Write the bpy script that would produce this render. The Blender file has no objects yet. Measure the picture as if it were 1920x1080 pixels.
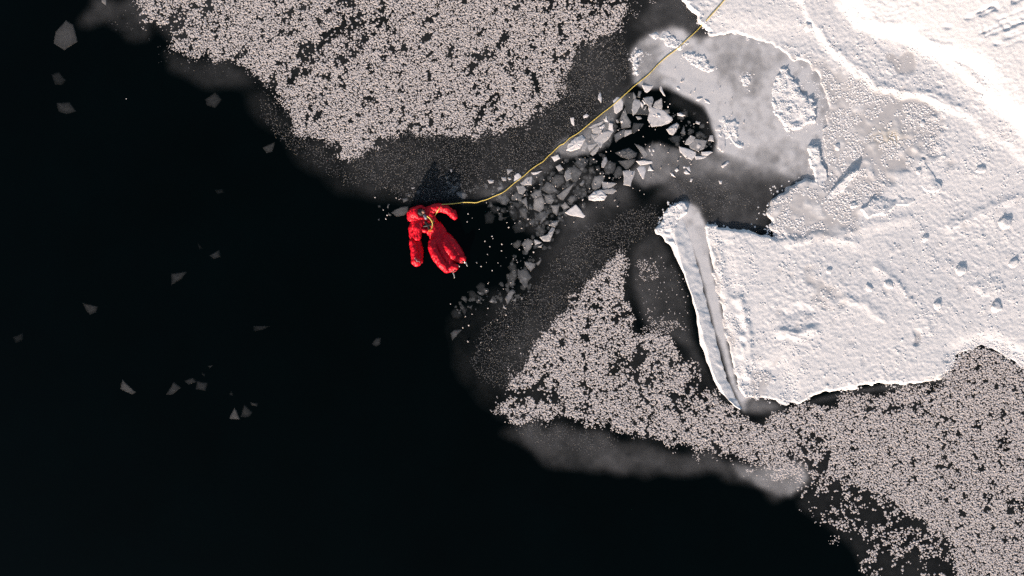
import bpy, bmesh, math, random
import numpy as np
from mathutils import Vector, Matrix, noise as mnoise

random.seed(7)
rng = np.random.default_rng(11)
scene = bpy.context.scene
col = scene.collection

# ------------------------------------------------------------------ camera
S = 0.012                       # metres per photo pixel on the water
CAM_H = 15.4
cam_data = bpy.data.cameras.new("camera")
cam_data.sensor_width = 36.0
cam_data.lens = 36.0 * CAM_H / (1920 * S)
cam_data.clip_end = 2000.0
cam = bpy.data.objects.new("camera", cam_data)
cam.location = (0, 0, CAM_H)
col.objects.link(cam)
scene.camera = cam

# ------------------------------------------------------------------ sky, sun, exposure
SUN_EL = math.radians(13.5)
SUN_H = Vector((-0.34, -0.94)).normalized()          # horizontal direction towards the sun
world = bpy.data.worlds.new("World")
scene.world = world
world.use_nodes = True
wn = world.node_tree.nodes
bg = wn["Background"]
sky = wn.new("ShaderNodeTexSky")
sky.sky_type = 'NISHITA'
sky.sun_disc = False
sky.sun_elevation = SUN_EL
sky.sun_rotation = math.atan2(SUN_H.x, SUN_H.y)
world.node_tree.links.new(sky.outputs[0], bg.inputs[0])
sky.dust_density = 2.8
sky.air_density = 1.0
sky.ozone_density = 1.0
bg.inputs[1].default_value = 0.09
sun_data = bpy.data.lights.new("sun", 'SUN')
sun_data.energy = 4.15
sun_data.angle = math.radians(0.5)
sun_data.color = (1.0, 0.85, 0.765)
sun = bpy.data.objects.new("sun", sun_data)
d = Vector((-SUN_H.x * math.cos(SUN_EL), -SUN_H.y * math.cos(SUN_EL), -math.sin(SUN_EL)))
sun.rotation_euler = d.to_track_quat('-Z', 'Y').to_euler()
sun.location = (-4, -12, 8)
col.objects.link(sun)
scene.view_settings.view_transform = 'Standard'
scene.view_settings.look = 'None'
scene.view_settings.exposure = 0.81
scene.view_settings.gamma = 1.0
scene.view_settings.use_curve_mapping = False
scene.cycles.max_bounces = 8
scene.cycles.transparent_max_bounces = 16
scene.cycles.use_denoising = False

W_OPAQUE = 0.60                 # linear brightness an opaque flat piece of ice shows under this light


def lin(v):
    return v / 12.92 if v < 0.04045 else ((v + 0.055) / 1.055) ** 2.4


def wx(px):
    return (px - 960) * S


def wy(py):
    return (540 - py) * S


def P(px, py, z=0.0):
    k = (CAM_H - z) / CAM_H
    return Vector((wx(px) * k, wy(py) * k, z))


def tag(o, label, cat=None, group=None, kind=None):
    o["label"] = label
    if cat:
        o["category"] = cat
    if group:
        o["group"] = group
    if kind:
        o["kind"] = kind
    return o


# ------------------------------------------------------------------ materials
def new_mat(name):
    m = bpy.data.materials.new(name)
    m.use_nodes = True
    nt = m.node_tree
    b = nt.nodes["Principled BSDF"]
    return m, nt, b


def add_noise(nt, scale, detail=4, rough=0.6, coord='Object'):
    tc = nt.nodes.new("ShaderNodeTexCoord")
    n = nt.nodes.new("ShaderNodeTexNoise")
    n.inputs["Scale"].default_value = scale
    n.inputs["Detail"].default_value = detail
    n.inputs["Roughness"].default_value = rough
    nt.links.new(tc.outputs[coord], n.inputs["Vector"])
    return n


def ramp(nt, src, stops):
    r = nt.nodes.new("ShaderNodeValToRGB")
    els = r.color_ramp.elements
    els[0].position, els[0].color = stops[0][0], (*stops[0][1], 1)
    els[1].position, els[1].color = stops[-1][0], (*stops[-1][1], 1)
    for p, c in stops[1:-1]:
        e = els.new(p)
        e.color = (*c, 1)
    nt.links.new(src, r.inputs[0])
    return r


def bump(nt, b, src, strength, dist):
    bp = nt.nodes.new("ShaderNodeBump")
    bp.inputs["Strength"].default_value = strength
    bp.inputs["Distance"].default_value = dist
    nt.links.new(src, bp.inputs["Height"])
    nt.links.new(bp.outputs[0], b.inputs["Normal"])
    return bp


def math_node(nt, op, a, b):
    n = nt.nodes.new("ShaderNodeMath")
    n.operation = op
    for i, v in enumerate((a, b)):
        if isinstance(v, (int, float)):
            n.inputs[i].default_value = v
        else:
            nt.links.new(v, n.inputs[i])
    n.use_clamp = False
    return n.outputs[0]


def mat_water():
    m, nt, b = new_mat("dark_water")
    n = add_noise(nt, 0.35, 3)
    r = ramp(nt, n.outputs["Fac"], [(0.3, (0.0003, 0.0014, 0.0013)), (0.7, (0.0004, 0.0021, 0.0022))])
    nt.links.new(r.outputs[0], b.inputs["Base Color"])
    b.inputs["Roughness"].default_value = 0.06
    b.inputs["IOR"].default_value = 1.33
    b.inputs["Specular IOR Level"].default_value = 0.17
    n2 = add_noise(nt, 3.0, 3)
    bump(nt, b, n2.outputs["Fac"], 0.15, 0.01)
    return m


def mat_ice_sheet():
    m, nt, b = new_mat("thin_ice")
    at = nt.nodes.new("ShaderNodeAttribute")
    at.attribute_name = "opacity"
    n = add_noise(nt, 26, 6, 0.7)
    r = ramp(nt, n.outputs["Fac"], [(0.25, (0.675, 0.665, 0.675)), (0.75, (0.765, 0.75, 0.755))])
    nt.links.new(r.outputs[0], b.inputs["Base Color"])
    n2 = add_noise(nt, 60, 4, 0.7)
    f = math_node(nt, 'ADD', math_node(nt, 'MULTIPLY', n2.outputs["Fac"], 0.7), 0.65)
    a = math_node(nt, 'MULTIPLY', at.outputs["Fac"], f)
    nt.links.new(a, b.inputs["Alpha"])
    b.inputs["Roughness"].default_value = 0.45
    b.inputs["Specular IOR Level"].default_value = 0.3
    n3 = add_noise(nt, 90, 3)
    bump(nt, b, n3.outputs["Fac"], 0.25, 0.004)
    return m


def mat_frost(name, c0, c1, alpha=1.0):
    m, nt, b = new_mat(name)
    n = add_noise(nt, 14, 5, 0.7)
    r = ramp(nt, n.outputs["Fac"], [(0.3, c0), (0.7, c1)])
    nt.links.new(r.outputs[0], b.inputs["Base Color"])
    b.inputs["Roughness"].default_value = 0.75
    b.inputs["Specular IOR Level"].default_value = 0.15
    b.inputs["Alpha"].default_value = alpha
    return m


def mat_snow():
    m, nt, b = new_mat("snow_crust")
    at = nt.nodes.new("ShaderNodeAttribute")
    at.attribute_name = "bare"
    st = nt.nodes.new("ShaderNodeAttribute")
    st.attribute_name = "stain"
    n = add_noise(nt, 30, 6, 0.7)
    r = ramp(nt, n.outputs["Fac"], [(0.25, (0.82, 0.80, 0.80)), (0.75, (0.90, 0.885, 0.88))])
    n1 = add_noise(nt, 3.0, 5, 0.6)
    r1 = ramp(nt, n1.outputs["Fac"], [(0.3, (0.55, 0.53, 0.525)), (0.7, (0.65, 0.625, 0.62))])
    mx = nt.nodes.new("ShaderNodeMixRGB")
    nt.links.new(at.outputs["Fac"], mx.inputs[0])
    nt.links.new(r.outputs[0], mx.inputs[1])
    nt.links.new(r1.outputs[0], mx.inputs[2])
    mx2 = nt.nodes.new("ShaderNodeMixRGB")
    nt.links.new(st.outputs["Fac"], mx2.inputs[0])
    nt.links.new(mx.outputs[0], mx2.inputs[1])
    mx2.inputs[2].default_value = (0.48, 0.38, 0.20, 1)
    nt.links.new(mx2.outputs[0], b.inputs["Base Color"])
    b.inputs["Roughness"].default_value = 0.7
    b.inputs["Specular IOR Level"].default_value = 0.2
    n2 = add_noise(nt, 75, 4, 0.75)
    k = math_node(nt, 'MULTIPLY', n2.outputs["Fac"], math_node(nt, 'SUBTRACT', 1.0, at.outputs["Fac"]))
    bump(nt, b, k, 0.6, 0.008)
    return m


def mat_shard():
    m, nt, b = new_mat("broken_ice")
    oi = nt.nodes.new("ShaderNodeObjectInfo")
    n = add_noise(nt, 9, 5, 0.65)
    r = ramp(nt, n.outputs["Fac"], [(0.3, (0.74, 0.74, 0.74)), (0.7, (0.86, 0.84, 0.83))])
    mx = nt.nodes.new("ShaderNodeMixRGB")
    mx.blend_type = 'MULTIPLY'
    mx.inputs[0].default_value = 1.0
    nt.links.new(r.outputs[0], mx.inputs[1])
    nt.links.new(oi.outputs["Color"], mx.inputs[2])
    nt.links.new(mx.outputs[0], b.inputs["Base Color"])
    n2 = add_noise(nt, 12, 5, 0.7)
    f = math_node(nt, 'ADD', math_node(nt, 'MULTIPLY', n2.outputs["Fac"], 0.9), 0.55)
    rm = nt.nodes.new("ShaderNodeAttribute")
    rm.attribute_name = "rim"
    a = math_node(nt, 'MULTIPLY', math_node(nt, 'MULTIPLY', oi.outputs["Alpha"], f), rm.outputs["Fac"])
    mn = math_node(nt, 'MINIMUM', a, 1.0)
    nt.links.new(mn, b.inputs["Alpha"])
    b.inputs["Roughness"].default_value = 0.32
    b.inputs["Specular IOR Level"].default_value = 0.4
    n3 = add_noise(nt, 40, 4, 0.7)
    bump(nt, b, n3.outputs["Fac"], 0.3, 0.006)
    return m


def mat_plain(name, c0, c1, rough, scale=20, spec=0.4, bs=0.0, metal=0.0):
    m, nt, b = new_mat(name)
    n = add_noise(nt, scale, 5, 0.65)
    r = ramp(nt, n.outputs["Fac"], [(0.3, c0), (0.7, c1)])
    nt.links.new(r.outputs[0], b.inputs["Base Color"])
    b.inputs["Roughness"].default_value = rough
    b.inputs["Specular IOR Level"].default_value = spec
    b.inputs["Metallic"].default_value = metal
    if bs:
        n2 = add_noise(nt, scale * 2.2, 4, 0.6)
        bump(nt, b, n2.outputs["Fac"], bs, 0.01)
    return m


M_WATER = mat_water()
M_ICE = mat_ice_sheet()
M_FROST = mat_frost("frost_flower", (0.50, 0.455, 0.44), (0.68, 0.625, 0.605))
M_SPECK = mat_frost("frost_speckle", (0.55, 0.54, 0.55), (0.66, 0.64, 0.64), 0.11)
M_SNOW = mat_snow()
M_SHARD = mat_shard()
M_RED = mat_plain("red_suit_fabric", (0.56, 0.002, 0.014), (0.66, 0.004, 0.022), 0.45, 9, 0.3, 0.9)
M_BLACK = mat_plain("black_neoprene", (0.008, 0.008, 0.009), (0.02, 0.02, 0.02), 0.5, 30, 0.4, 0.2)
M_SKIN = mat_plain("skin", (0.42, 0.22, 0.16), (0.50, 0.28, 0.21), 0.5, 30, 0.4)
M_ROPE = mat_plain("yellow_rope", (0.66, 0.48, 0.08), (0.80, 0.64, 0.20), 0.6, 70, 0.3, 0.5)
M_ORANGE = mat_plain("orange_buckle", (0.75, 0.20, 0.02), (0.85, 0.30, 0.04), 0.4, 30, 0.4)
M_METAL = mat_plain("steel", (0.45, 0.45, 0.44), (0.6, 0.6, 0.58), 0.35, 40, 0.5, 0.0, 1.0)
M_BLUEGREY = mat_plain("blue_grey_plastic", (0.12, 0.14, 0.19), (0.2, 0.22, 0.28), 0.4, 30, 0.4)

# ------------------------------------------------------------------ raster of the place (photo pixels as a map grid)
R = 1.25
X0, Y0 = -240.0, -240.0
NX, NY = 1920, 1248
GX = X0 + np.arange(NX) * R
GY = Y0 + np.arange(NY) * R
PX, PY = np.meshgrid(GX, GY)
_fy = np.fft.fftfreq(NY)[:, None]
_fx = np.fft.rfftfreq(NX)[None, :]
_f2 = (_fx ** 2 + _fy ** 2).astype(np.float32)


def blur(a, sig):
    s = sig / R
    if s < 0.2:
        return a
    return np.fft.irfft2(np.fft.rfft2(a) * np.exp(-2 * np.pi ** 2 * s * s * _f2), s=(NY, NX)).astype(np.float32)


def nz(sig, seed):
    g = np.random.default_rng(seed).standard_normal((NY, NX), dtype=np.float32)
    b = blur(g, sig)
    return b / b.std()


def fill(poly):
    poly = np.array(poly, float)
    out = np.zeros((NY, NX), np.float32)
    i0 = max(0, int((poly[:, 0].min() - X0) / R) - 1)
    i1 = min(NX, int((poly[:, 0].max() - X0) / R) + 2)
    j0 = max(0, int((poly[:, 1].min() - Y0) / R) - 1)
    j1 = min(NY, int((poly[:, 1].max() - Y0) / R) + 2)
    x = PX[j0:j1, i0:i1]
    y = PY[j0:j1, i0:i1]
    ins = np.zeros(x.shape, bool)
    n = len(poly)
    for k in range(n):
        xa, ya = poly[k]
        xb, yb = poly[(k + 1) % n]
        if ya == yb:
            continue
        c = ((ya > y) != (yb > y)) & (x < (xb - xa) * (y - ya) / (yb - ya) + xa)
        ins ^= c
    out[j0:j1, i0:i1] = ins
    return out


def line_dist(pts, pad=60):
    """distance (px) to a polyline, computed near it, large elsewhere"""
    pts = np.array(pts, float)
    out = np.full((NY, NX), 1e3, np.float32)
    i0 = max(0, int((pts[:, 0].min() - pad - X0) / R))
    i1 = min(NX, int((pts[:, 0].max() + pad - X0) / R) + 1)
    j0 = max(0, int((pts[:, 1].min() - pad - Y0) / R))
    j1 = min(NY, int((pts[:, 1].max() + pad - Y0) / R) + 1)
    x = PX[j0:j1, i0:i1]
    y = PY[j0:j1, i0:i1]
    best = np.full(x.shape, 1e6)
    for a, b in zip(pts[:-1], pts[1:]):
        ab = b - a
        t = np.clip(((x - a[0]) * ab[0] + (y - a[1]) * ab[1]) / (ab @ ab), 0, 1)
        best = np.minimum(best, (x - a[0] - t * ab[0]) ** 2 + (y - a[1] - t * ab[1]) ** 2)
    out[j0:j1, i0:i1] = np.sqrt(best)
    return out


def sstep(a, lo, hi):
    t = np.clip((a - lo) / (hi - lo), 0, 1)
    return t * t * (3 - 2 * t)


def warp(a, amp, sig, seed):
    """bend a map by a noise field so that traced outlines turn ragged"""
    dx = nz(sig, seed) * amp / R
    dy = nz(sig, seed + 1) * amp / R
    ii = np.clip(np.arange(NX)[None, :] + dx, 0, NX - 1).astype(np.int32)
    jj = np.clip(np.arange(NY)[:, None] + dy, 0, NY - 1).astype(np.int32)
    return a[jj, ii]


def sample(a, x, y):
    i = np.clip(((x - X0) / R).astype(int), 0, NX - 1)
    j = np.clip(((y - Y0) / R).astype(int), 0, NY - 1)
    return a[j, i]


N2, N3, N5, N12, N30, N60 = nz(2, 1), nz(3.2, 2), nz(5, 3), nz(12, 4), nz(30, 5), nz(60, 6)

# ------------------------------------------------------------------ mesh helpers
def mesh_from(name, verts, faces, smooth=False):
    """verts (n,3) and equal-sided faces (m,k) as numpy arrays"""
    me = bpy.data.meshes.new(name)
    k = faces.shape[1]
    me.vertices.add(len(verts))
    me.vertices.foreach_set("co", np.ascontiguousarray(verts, np.float32).ravel())
    me.loops.add(faces.size)
    me.loops.foreach_set("vertex_index", np.ascontiguousarray(faces, np.int32).ravel())
    me.polygons.add(len(faces))
    me.polygons.foreach_set("loop_start", np.arange(0, faces.size, k, dtype=np.int32))
    me.polygons.foreach_set("use_smooth", np.full(len(faces), smooth, bool))
    me.update(calc_edges=True)
    return me


def obj_from_mesh(name, me, mat, parent=None):
    o = bpy.data.objects.new(name, me)
    col.objects.link(o)
    if mat:
        me.materials.append(mat)
    if parent:
        o.parent = parent
    return o


def raster_mesh(name, Z, keep, step=1, attrs=None, smooth=True):
    """sheet of quads over the raster where keep is true"""
    Zs = Z[::step, ::step]
    K = keep[::step, ::step]
    ny, nx = Zs.shape
    cell = K[:-1, :-1] | K[1:, :-1] | K[:-1, 1:] | K[1:, 1:]
    used = np.zeros((ny, nx), bool)
    used[:-1, :-1] |= cell
    used[1:, :-1] |= cell
    used[:-1, 1:] |= cell
    used[1:, 1:] |= cell
    idx = np.full((ny, nx), -1, np.int64)
    idx[used] = np.arange(used.sum())
    xs = (PX[::step, ::step][used] - 960) * S
    ys = (540 - PY[::step, ::step][used]) * S
    v = np.stack([xs, ys, Zs[used]], 1)
    jj, ii = np.nonzero(cell)
    f = np.stack([idx[jj, ii], idx[jj + 1, ii], idx[jj + 1, ii + 1], idx[jj, ii + 1]], 1)
    me = mesh_from(name, v, f, smooth)
    for an, av in (attrs or {}).items():
        a = me.attributes.new(an, 'FLOAT', 'POINT')
        a.data.foreach_set("value", np.ascontiguousarray(av[::step, ::step][used], np.float32))
    return me


# ------------------------------------------------------------------ water
wm = bpy.data.meshes.new("water")
wm.from_pydata([(-250, -250, 0), (250, -250, 0), (250, 250, 0), (-250, 250, 0)], [], [(0, 1, 2, 3)])
water = obj_from_mesh("water", wm, M_WATER)
tag(water, "calm black open water around the ice", kind="structure")

# ------------------------------------------------------------------ outlines traced on the map
FIELD_UP = [(262, -130), (262, 20), (262, 37), (277, 40), (300, 62), (320, 80), (353, 98), (410, 110), (457, 123), (477, 147), (520, 173),
            (530, 203), (537, 230), (567, 247), (600, 267), (640, 298), (660, 298), (700, 288), (740, 258), (807, 250),
            (873, 252), (953, 253), (993, 241), (1010, 223), (1027, 200), (1057, 163), (1073, 127), (1083, 97),
            (1113, 84), (1150, 68), (1173, 20), (1172, -60), (1190, -130)]
FIELD_LOW = [(1160, 458), (1178, 478), (1180, 537), (1192, 622), (1247, 637), (1303, 681), (1329, 733), (1370, 767), (1395, 785),
             (1425, 790), (1440, 772), (1485, 768), (1545, 752), (1605, 740), (1690, 732), (1775, 716), (1786, 680), (1796, 646), (1840, 636),
             (1880, 650), (1925, 680), (2050, 722), (2050, 1200), (1690, 1200), (1650, 1130), (1622, 1085), (1613, 1073), (1600, 1033),
             (1567, 1003), (1520, 970), (1493, 953), (1497, 920), (1480, 905), (1440, 880), (1390, 862), (1333, 853),
             (1284, 838), (1210, 826), (1136, 797), (1047, 782), (981, 795), (925, 780), (940, 740), (951, 707), (992, 659), (1025, 607),
             (1062, 563), (1099, 522)]
SNOW_MAIN = [(1276, -230), (1280, 0), (1300, 26), (1318, 50), (1336, 72), (1380, 66), (1402, 76), (1440, 84), (1472, 106),
             (1492, 116), (1512, 118), (1535, 150), (1548, 200), (1543, 240), (1542, 290), (1550, 330), (1524, 332),
             (1500, 330), (1478, 350), (1450, 368), (1436, 392), (1444, 428), (1474, 448), (1430, 437), (1385, 426),
             (1345, 420), (1318, 418), (1322, 450), (1332, 500), (1346, 560), (1358, 620), (1366, 670), (1378, 715), (1388, 745),
             (1404, 748), (1440, 752), (1470, 762), (1500, 756), (1540, 741), (1600, 729), (1660, 719), (1700, 723), (1745, 718),
             (1776, 704), (1790, 688), (1800, 664), (1840, 654), (1872, 665), (1925, 698), (2160, 765), (2160, -230)]

snow_mask = fill(SNOW_MAIN)

# ------------------------------------------------------------------ thin ice: opacity painted as a map of its thickness
ice = np.zeros((NY, NX), np.float32)


def ice_paint(poly, level, sig, wamp=0.0, seed=50):
    """level is the grey that the ice shows over black water, 0..1"""
    global ice
    m = fill(poly)
    if wamp:
        m = warp(m, wamp, 14, seed)
    m = blur(m, sig)
    ice = ice * (1 - m) + level * m


ice_paint(FIELD_UP, 0.135, 8)
ice_paint(FIELD_LOW, 0.125, 8)
ice_paint([(470, 150), (530, 200), (560, 250), (640, 305), (700, 300), (760, 390), (700, 380), (620, 350), (560, 300), (500, 250)], 0.15, 14, 10, 51)
ice_paint([(290, 92), (410, 112), (462, 128), (478, 152), (420, 158), (330, 138)], 0.16, 9, 8, 53)
ice_paint([(190, -20), (262, -20), (270, 60), (240, 82), (205, 62), (150, 45), (160, 20)], 0.21, 9, 10, 55)
ice_paint([(560, 262), (640, 320), (690, 362), (770, 384), (880, 374), (960, 350), (1040, 290), (1110, 225), (1190, 165), (1192, 100), (1240, 20),
           (1290, -40), (1172, -60), (1130, 58), (1058, 92), (1000, 204), (942, 234), (800, 230), (698, 266), (640, 278), (590, 250)], 0.15, 9, 8, 57)
ice_paint([(1180, 60), (1240, -10), (1300, -20), (1330, 70), (1290, 100), (1230, 60)], 0.25, 8)
ice_paint([(850, 640), (860, 590), (900, 550), (960, 540), (1010, 480), (1040, 430), (1080, 404), (1160, 372), (1230, 345), (1262, 385), (1235, 430), (1185, 462),
           (1140, 514), (1080, 578), (1042, 628), (1006, 678), (962, 724), (900, 726), (872, 690)], 0.16, 13, 10, 59)
ice_paint([(830, 600), (900, 560), (930, 620), (930, 720), (950, 790), (900, 760), (860, 690)], 0.11, 16)
ice_paint([(1176, 470), (1232, 430), (1262, 480), (1290, 560), (1302, 640), (1342, 725), (1392, 785), (1330, 735), (1282, 650),
           (1210, 610), (1186, 545)], 0.225, 7)
ice_paint([(930, 792), (1050, 788), (1200, 830), (1340, 858), (1440, 882), (1500, 892), (1492, 920), (1450, 928), (1400, 905),
           (1330, 880), (1230, 884), (1130, 890), (1050, 880), (985, 842)], 0.235, 8, 8, 61)
ice_paint([(1100, 850), (1250, 862), (1340, 862), (1390, 885), (1300, 878), (1180, 884)], 0.285, 9, 6, 62)
ice_paint([(1370, 868), (1440, 872), (1505, 874), (1508, 905), (1488, 932), (1458, 932), (1420, 914), (1390, 892)], 0.50, 5, 3, 63)
ice_paint([(1240, 300), (1340, 288), (1480, 296), (1560, 320), (1520, 370), (1450, 400), (1450, 445), (1380, 432), (1330, 425), (1290, 385), (1235, 372)],
          0.275, 9, 8, 65)
ice_paint([(1240, 285), (1330, 292), (1420, 290), (1440, 310), (1380, 330), (1290, 320)], 0.46, 12, 8, 66)
# pale smooth ice between the floes
ice_paint([(1186, 100), (1205, 70), (1245, 60), (1300, 75), (1330, 58), (1420, 60), (1500, 90), (1580, 200), (1580, 335), (1500, 336),
           (1440, 318), (1400, 300), (1345, 285), (1335, 240), (1320, 205), (1260, 172), (1215, 168), (1190, 172)], 0.75, 5, 4, 67)
ice_paint([(1318, 76), (1400, 74), (1450, 105), (1440, 140), (1400, 165), (1350, 130)], 0.66, 12, 8, 68)
ice_paint([(1186, 90), (1225, 80), (1240, 130), (1235, 168), (1200, 165), (1190, 130)], 0.60, 6)
ice_paint([(1240, 90), (1300, 105), (1360, 160), (1372, 215), (1402, 270), (1350, 285), (1338, 240), (1322, 206), (1268, 174), (1244, 140)], 0.86, 7, 3, 69)
ice_paint([(1378, 280), (1440, 270), (1530, 280), (1555, 330), (1500, 336), (1420, 316)], 0.64, 16)
ice_paint([(1520, 130), (1600, 150), (1640, 178), (1610, 200), (1552, 225), (1550, 335), (1530, 330), (1528, 200)], 0.70, 5)
# trough beside the upturned ridge and the slush at its foot
ice_paint([(1272, 385), (1290, 380), (1318, 418), (1330, 480), (1350, 560), (1366, 650), (1384, 730), (1410, 745), (1396, 775), (1370, 720),
           (1340, 620), (1310, 500), (1285, 430)], 0.92, 4)
ice_paint([(1266, 380), (1282, 374), (1304, 390), (1322, 420), (1334, 470), (1316, 486), (1290, 440)], 0.78, 4, 3, 79)
ice_paint([(1390, 752), (1420, 742), (1462, 756), (1470, 768), (1425, 776), (1400, 776)], 0.40, 6)
ice_paint([(1425, 776), (1480, 764), (1545, 742), (1660, 720), (1780, 706), (1790, 716), (1690, 730), (1600, 738), (1500, 766)], 0.24, 3)
# slush along the broken channel
ice_paint([(1050, 300), (1090, 245), (1140, 200), (1200, 152), (1215, 165), (1185, 190), (1160, 240), (1140, 262), (1115, 275), (1085, 292)], 0.46, 6, 9, 71)
ice_paint([(1165, 325), (1195, 290), (1215, 272), (1238, 266), (1290, 280), (1335, 300), (1300, 325), (1240, 330), (1200, 350)], 0.43, 6, 8, 72)
ice_paint([(905, 345), (960, 330), (1030, 290), (1060, 300), (1010, 345), (960, 375), (915, 375)], 0.33, 10, 6, 73)
ice_paint([(1052, 405), (1110, 360), (1170, 345), (1180, 375), (1120, 400), (1060, 450)], 0.29, 10, 8, 74)
ice_paint([(1035, 285), (1062, 258), (1100, 255), (1098, 285), (1060, 296)], 0.5, 5)
# open water of the broken channel
ice_paint([(1172, 172), (1196, 160), (1214, 174), (1236, 168), (1266, 175), (1300, 195), (1326, 214), (1331, 240), (1341, 266), (1336, 286),
           (1300, 288), (1262, 274), (1238, 267), (1216, 270), (1198, 286), (1188, 300), (1160, 340), (1126, 352), (1098, 372), (1062, 394),
           (1030, 418), (1004, 440), (960, 440), (900, 430), (860, 410), (900, 385), (960, 372), (1010, 345), (1050, 305), (1090, 290),
           (1130, 278), (1152, 250), (1165, 215)], 0.02, 2.5, 2, 75)
ice_paint([(1262, 172), (1300, 194), (1326, 213), (1332, 240), (1342, 268), (1325, 262), (1312, 232), (1285, 208), (1250, 195)], 0.13, 5)
ice_paint([(955, 385), (985, 362), (1010, 345), (1060, 300), (1100, 300), (1140, 330), (1100, 372), (1030, 420), (1004, 440), (985, 420), (965, 400)], 0.155, 8, 7, 76)
ice = np.clip(ice * (1 + (0.07 * N12 + 0.11 * N30) * np.clip(1.05 - 1.25 * ice, 0.12, 1) + 0.05 * N5 + 0.03 * N3), 0, 1)
lin_ice = np.where(ice < 0.04045, ice / 12.92, ((ice + 0.055) / 1.055) ** 2.4)
opac = np.clip((lin_ice - 0.002) / W_OPAQUE, 0, 0.97)
keep_ice = (opac > 0.0015) & (blur(snow_mask, 12) < 0.93)
ice_me = raster_mesh("thin_ice", np.full((NY, NX), 0.005, np.float32) + 0.0008 * np.clip(N5, -2.5, 2.5), keep_ice, 2, {"opacity": opac})
thin_ice = obj_from_mesh("thin_ice", ice_me, M_ICE)
tag(thin_ice, "thin grey new ice and smooth slush skinning the black water", kind="structure")

# ------------------------------------------------------------------ snow-covered shore ice
sb = blur(snow_mask, 5.5)
soft = sb + (0.16 * N5 + 0.10 * N12 + 0.05 * N2) * np.clip(4 * sb * (1 - sb), 0, 1)
edge = sstep(soft, 0.32, 0.97) * sstep(blur(snow_mask, 9), 0.02, 0.15)
L2 = [(1535, 60), (1552, 88), (1600, 130), (1640, 165), (1690, 173), (1740, 180), (1800, 214), (1850, 250), (1900, 290), (2160, 400), (2160, -230), (1470, -230), (1480, 0)]
L1 = [(1562, -40), (1580, 10), (1605, 42), (1650, 56), (1700, 70), (1750, 100), (1800, 130), (1848, 188), (1900, 235), (2160, 420), (2160, -230), (1540, -230)]
t2 = warp(blur(fill(L2), 5), 5, 16, 81)
t1 = warp(blur(fill(L1), 9), 6, 20, 83)
far = np.clip(-(PY - 60) * 0.80 + (PX - 1600) * 0.62, 0, None) * S
inlet = blur(fill([(1320, 40), (1560, 60), (1600, 200), (1580, 345), (1520, 350), (1490, 130), (1330, 100)]), 14)
inlet2 = blur(fill([(1310, 410), (1352, 420), (1376, 520), (1398, 600), (1414, 690), (1470, 672), (1500, 740), (1480, 775), (1380, 765), (1350, 650), (1325, 500)]), 8)
inlet3 = blur(fill([(1765, 730), (1776, 650), (1850, 628), (1960, 680), (2100, 725), (2100, 800), (1900, 745), (1840, 700)]), 8)
inlet2 = np.clip(inlet2 + inlet3, 0, 1)
jumble = sstep(blur(fill([(1480, 110), (1540, 105), (1600, 130), (1650, 175), (1750, 190), (1770, 260), (1745, 300), (1690, 330), (1640, 370), (1600, 440), (1480, 460), (1430, 445), (1420, 380), (1470, 330), (1530, 330), (1530, 220)]), 22), 0.15, 0.9)
thick = 0.055 - 0.028 * np.clip(inlet + inlet2, 0, 1) - 0.018 * inlet3 + 0.03 * t2 + 0.10 * t1 + 0.10 * blur(fill(L1), 22) * far
bare = np.zeros((NY, NX), np.float32)
for poly in ([(1490, 120), (1520, 140), (1580, 150), (1635, 178), (1600, 196), (1552, 226), (1540, 260), (1530, 230), (1515, 170)],
             [(1560, 322), (1600, 272), (1642, 262), (1632, 300), (1602, 316)],
             [(1653, 112), (1680, 101), (1716, 119), (1714, 136), (1672, 141)],
             [(1630, 176), (1740, 182), (1742, 205), (1684, 228), (1650, 244), (1600, 216)],
             [(1698, 616), (1718, 604), (1732, 622), (1716, 640)],
             [(1392, 748), (1412, 705), (1470, 678), (1446, 716), (1436, 748)],
             [(1712, 716), (1768, 694), (1792, 668), (1788, 694), (1768, 712)],
             [(1322, 430), (1338, 500), (1362, 600), (1372, 690), (1350, 600), (1326, 500)],
             [(1395, 85), (1450, 95), (1478, 118), (1440, 125)]):
    bare = np.maximum(bare, blur(warp(fill(poly), 6, 10, int(poly[0][0])), 3.5))
bare = np.clip(bare + 0.55 * sstep(N30 + 0.5 * N12, 1.1, 2.2) * sstep(1720 - PX + PY * 0.2, 0, 200), 0, 1)
bare = np.maximum(bare, 0.92 * jumble)
bare = np.clip(bare + 0.8 * inlet2 * (1 - sstep(sb, 0.55, 0.995)), 0, 1)
bare = np.clip(bare + 0.75 * inlet * (1 - sstep(sb, 0.50, 0.97)), 0, 1)
bare = sstep(bare + 0.20 * N5, 0.20, 1.0)
crust = 1 - 0.85 * bare
drift = 0.0035 * N30 + 0.008 * N60
N13 = nz(1.35, 78)
grain = (0.0009 * N3 + 0.0005 * N5 + 0.0012 * N2 + 0.0011 * N13) * (0.75 + 0.5 * sstep(N30 + 0.5 * N12, -1, 1.2))
lump = np.clip(N12 + 0.4 * N5 - 1.0, 0, 1.6) * 0.006
rough_zone = sstep(blur(fill([(1440, 330), (1560, 300), (1700, 240), (1900, 380), (1920, 620), (1760, 660), (1560, 660), (1500, 560), (1480, 450)]), 40), 0.2, 0.8)
H = thick * edge - 0.06 * (1 - edge) + edge * crust * (drift + grain + lump * (0.35 + 1.0 * rough_zone)) - 0.007 * bare * edge


def scarp(pts, h, w, skew=0.0):
    """a small drift edge along a line"""
    global H
    dd = line_dist(pts) + 2.0 * N5
    H = H + 0.5 * edge * h * np.exp(-(dd / w) ** 2)


def groove(pts, h, w):
    global H
    H = H - edge * h * np.exp(-((line_dist(pts, 30) + 0.8 * N3) / w) ** 2) * sstep(0.7 * N12 + 0.6 * N5, -0.5, 0.9)


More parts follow.
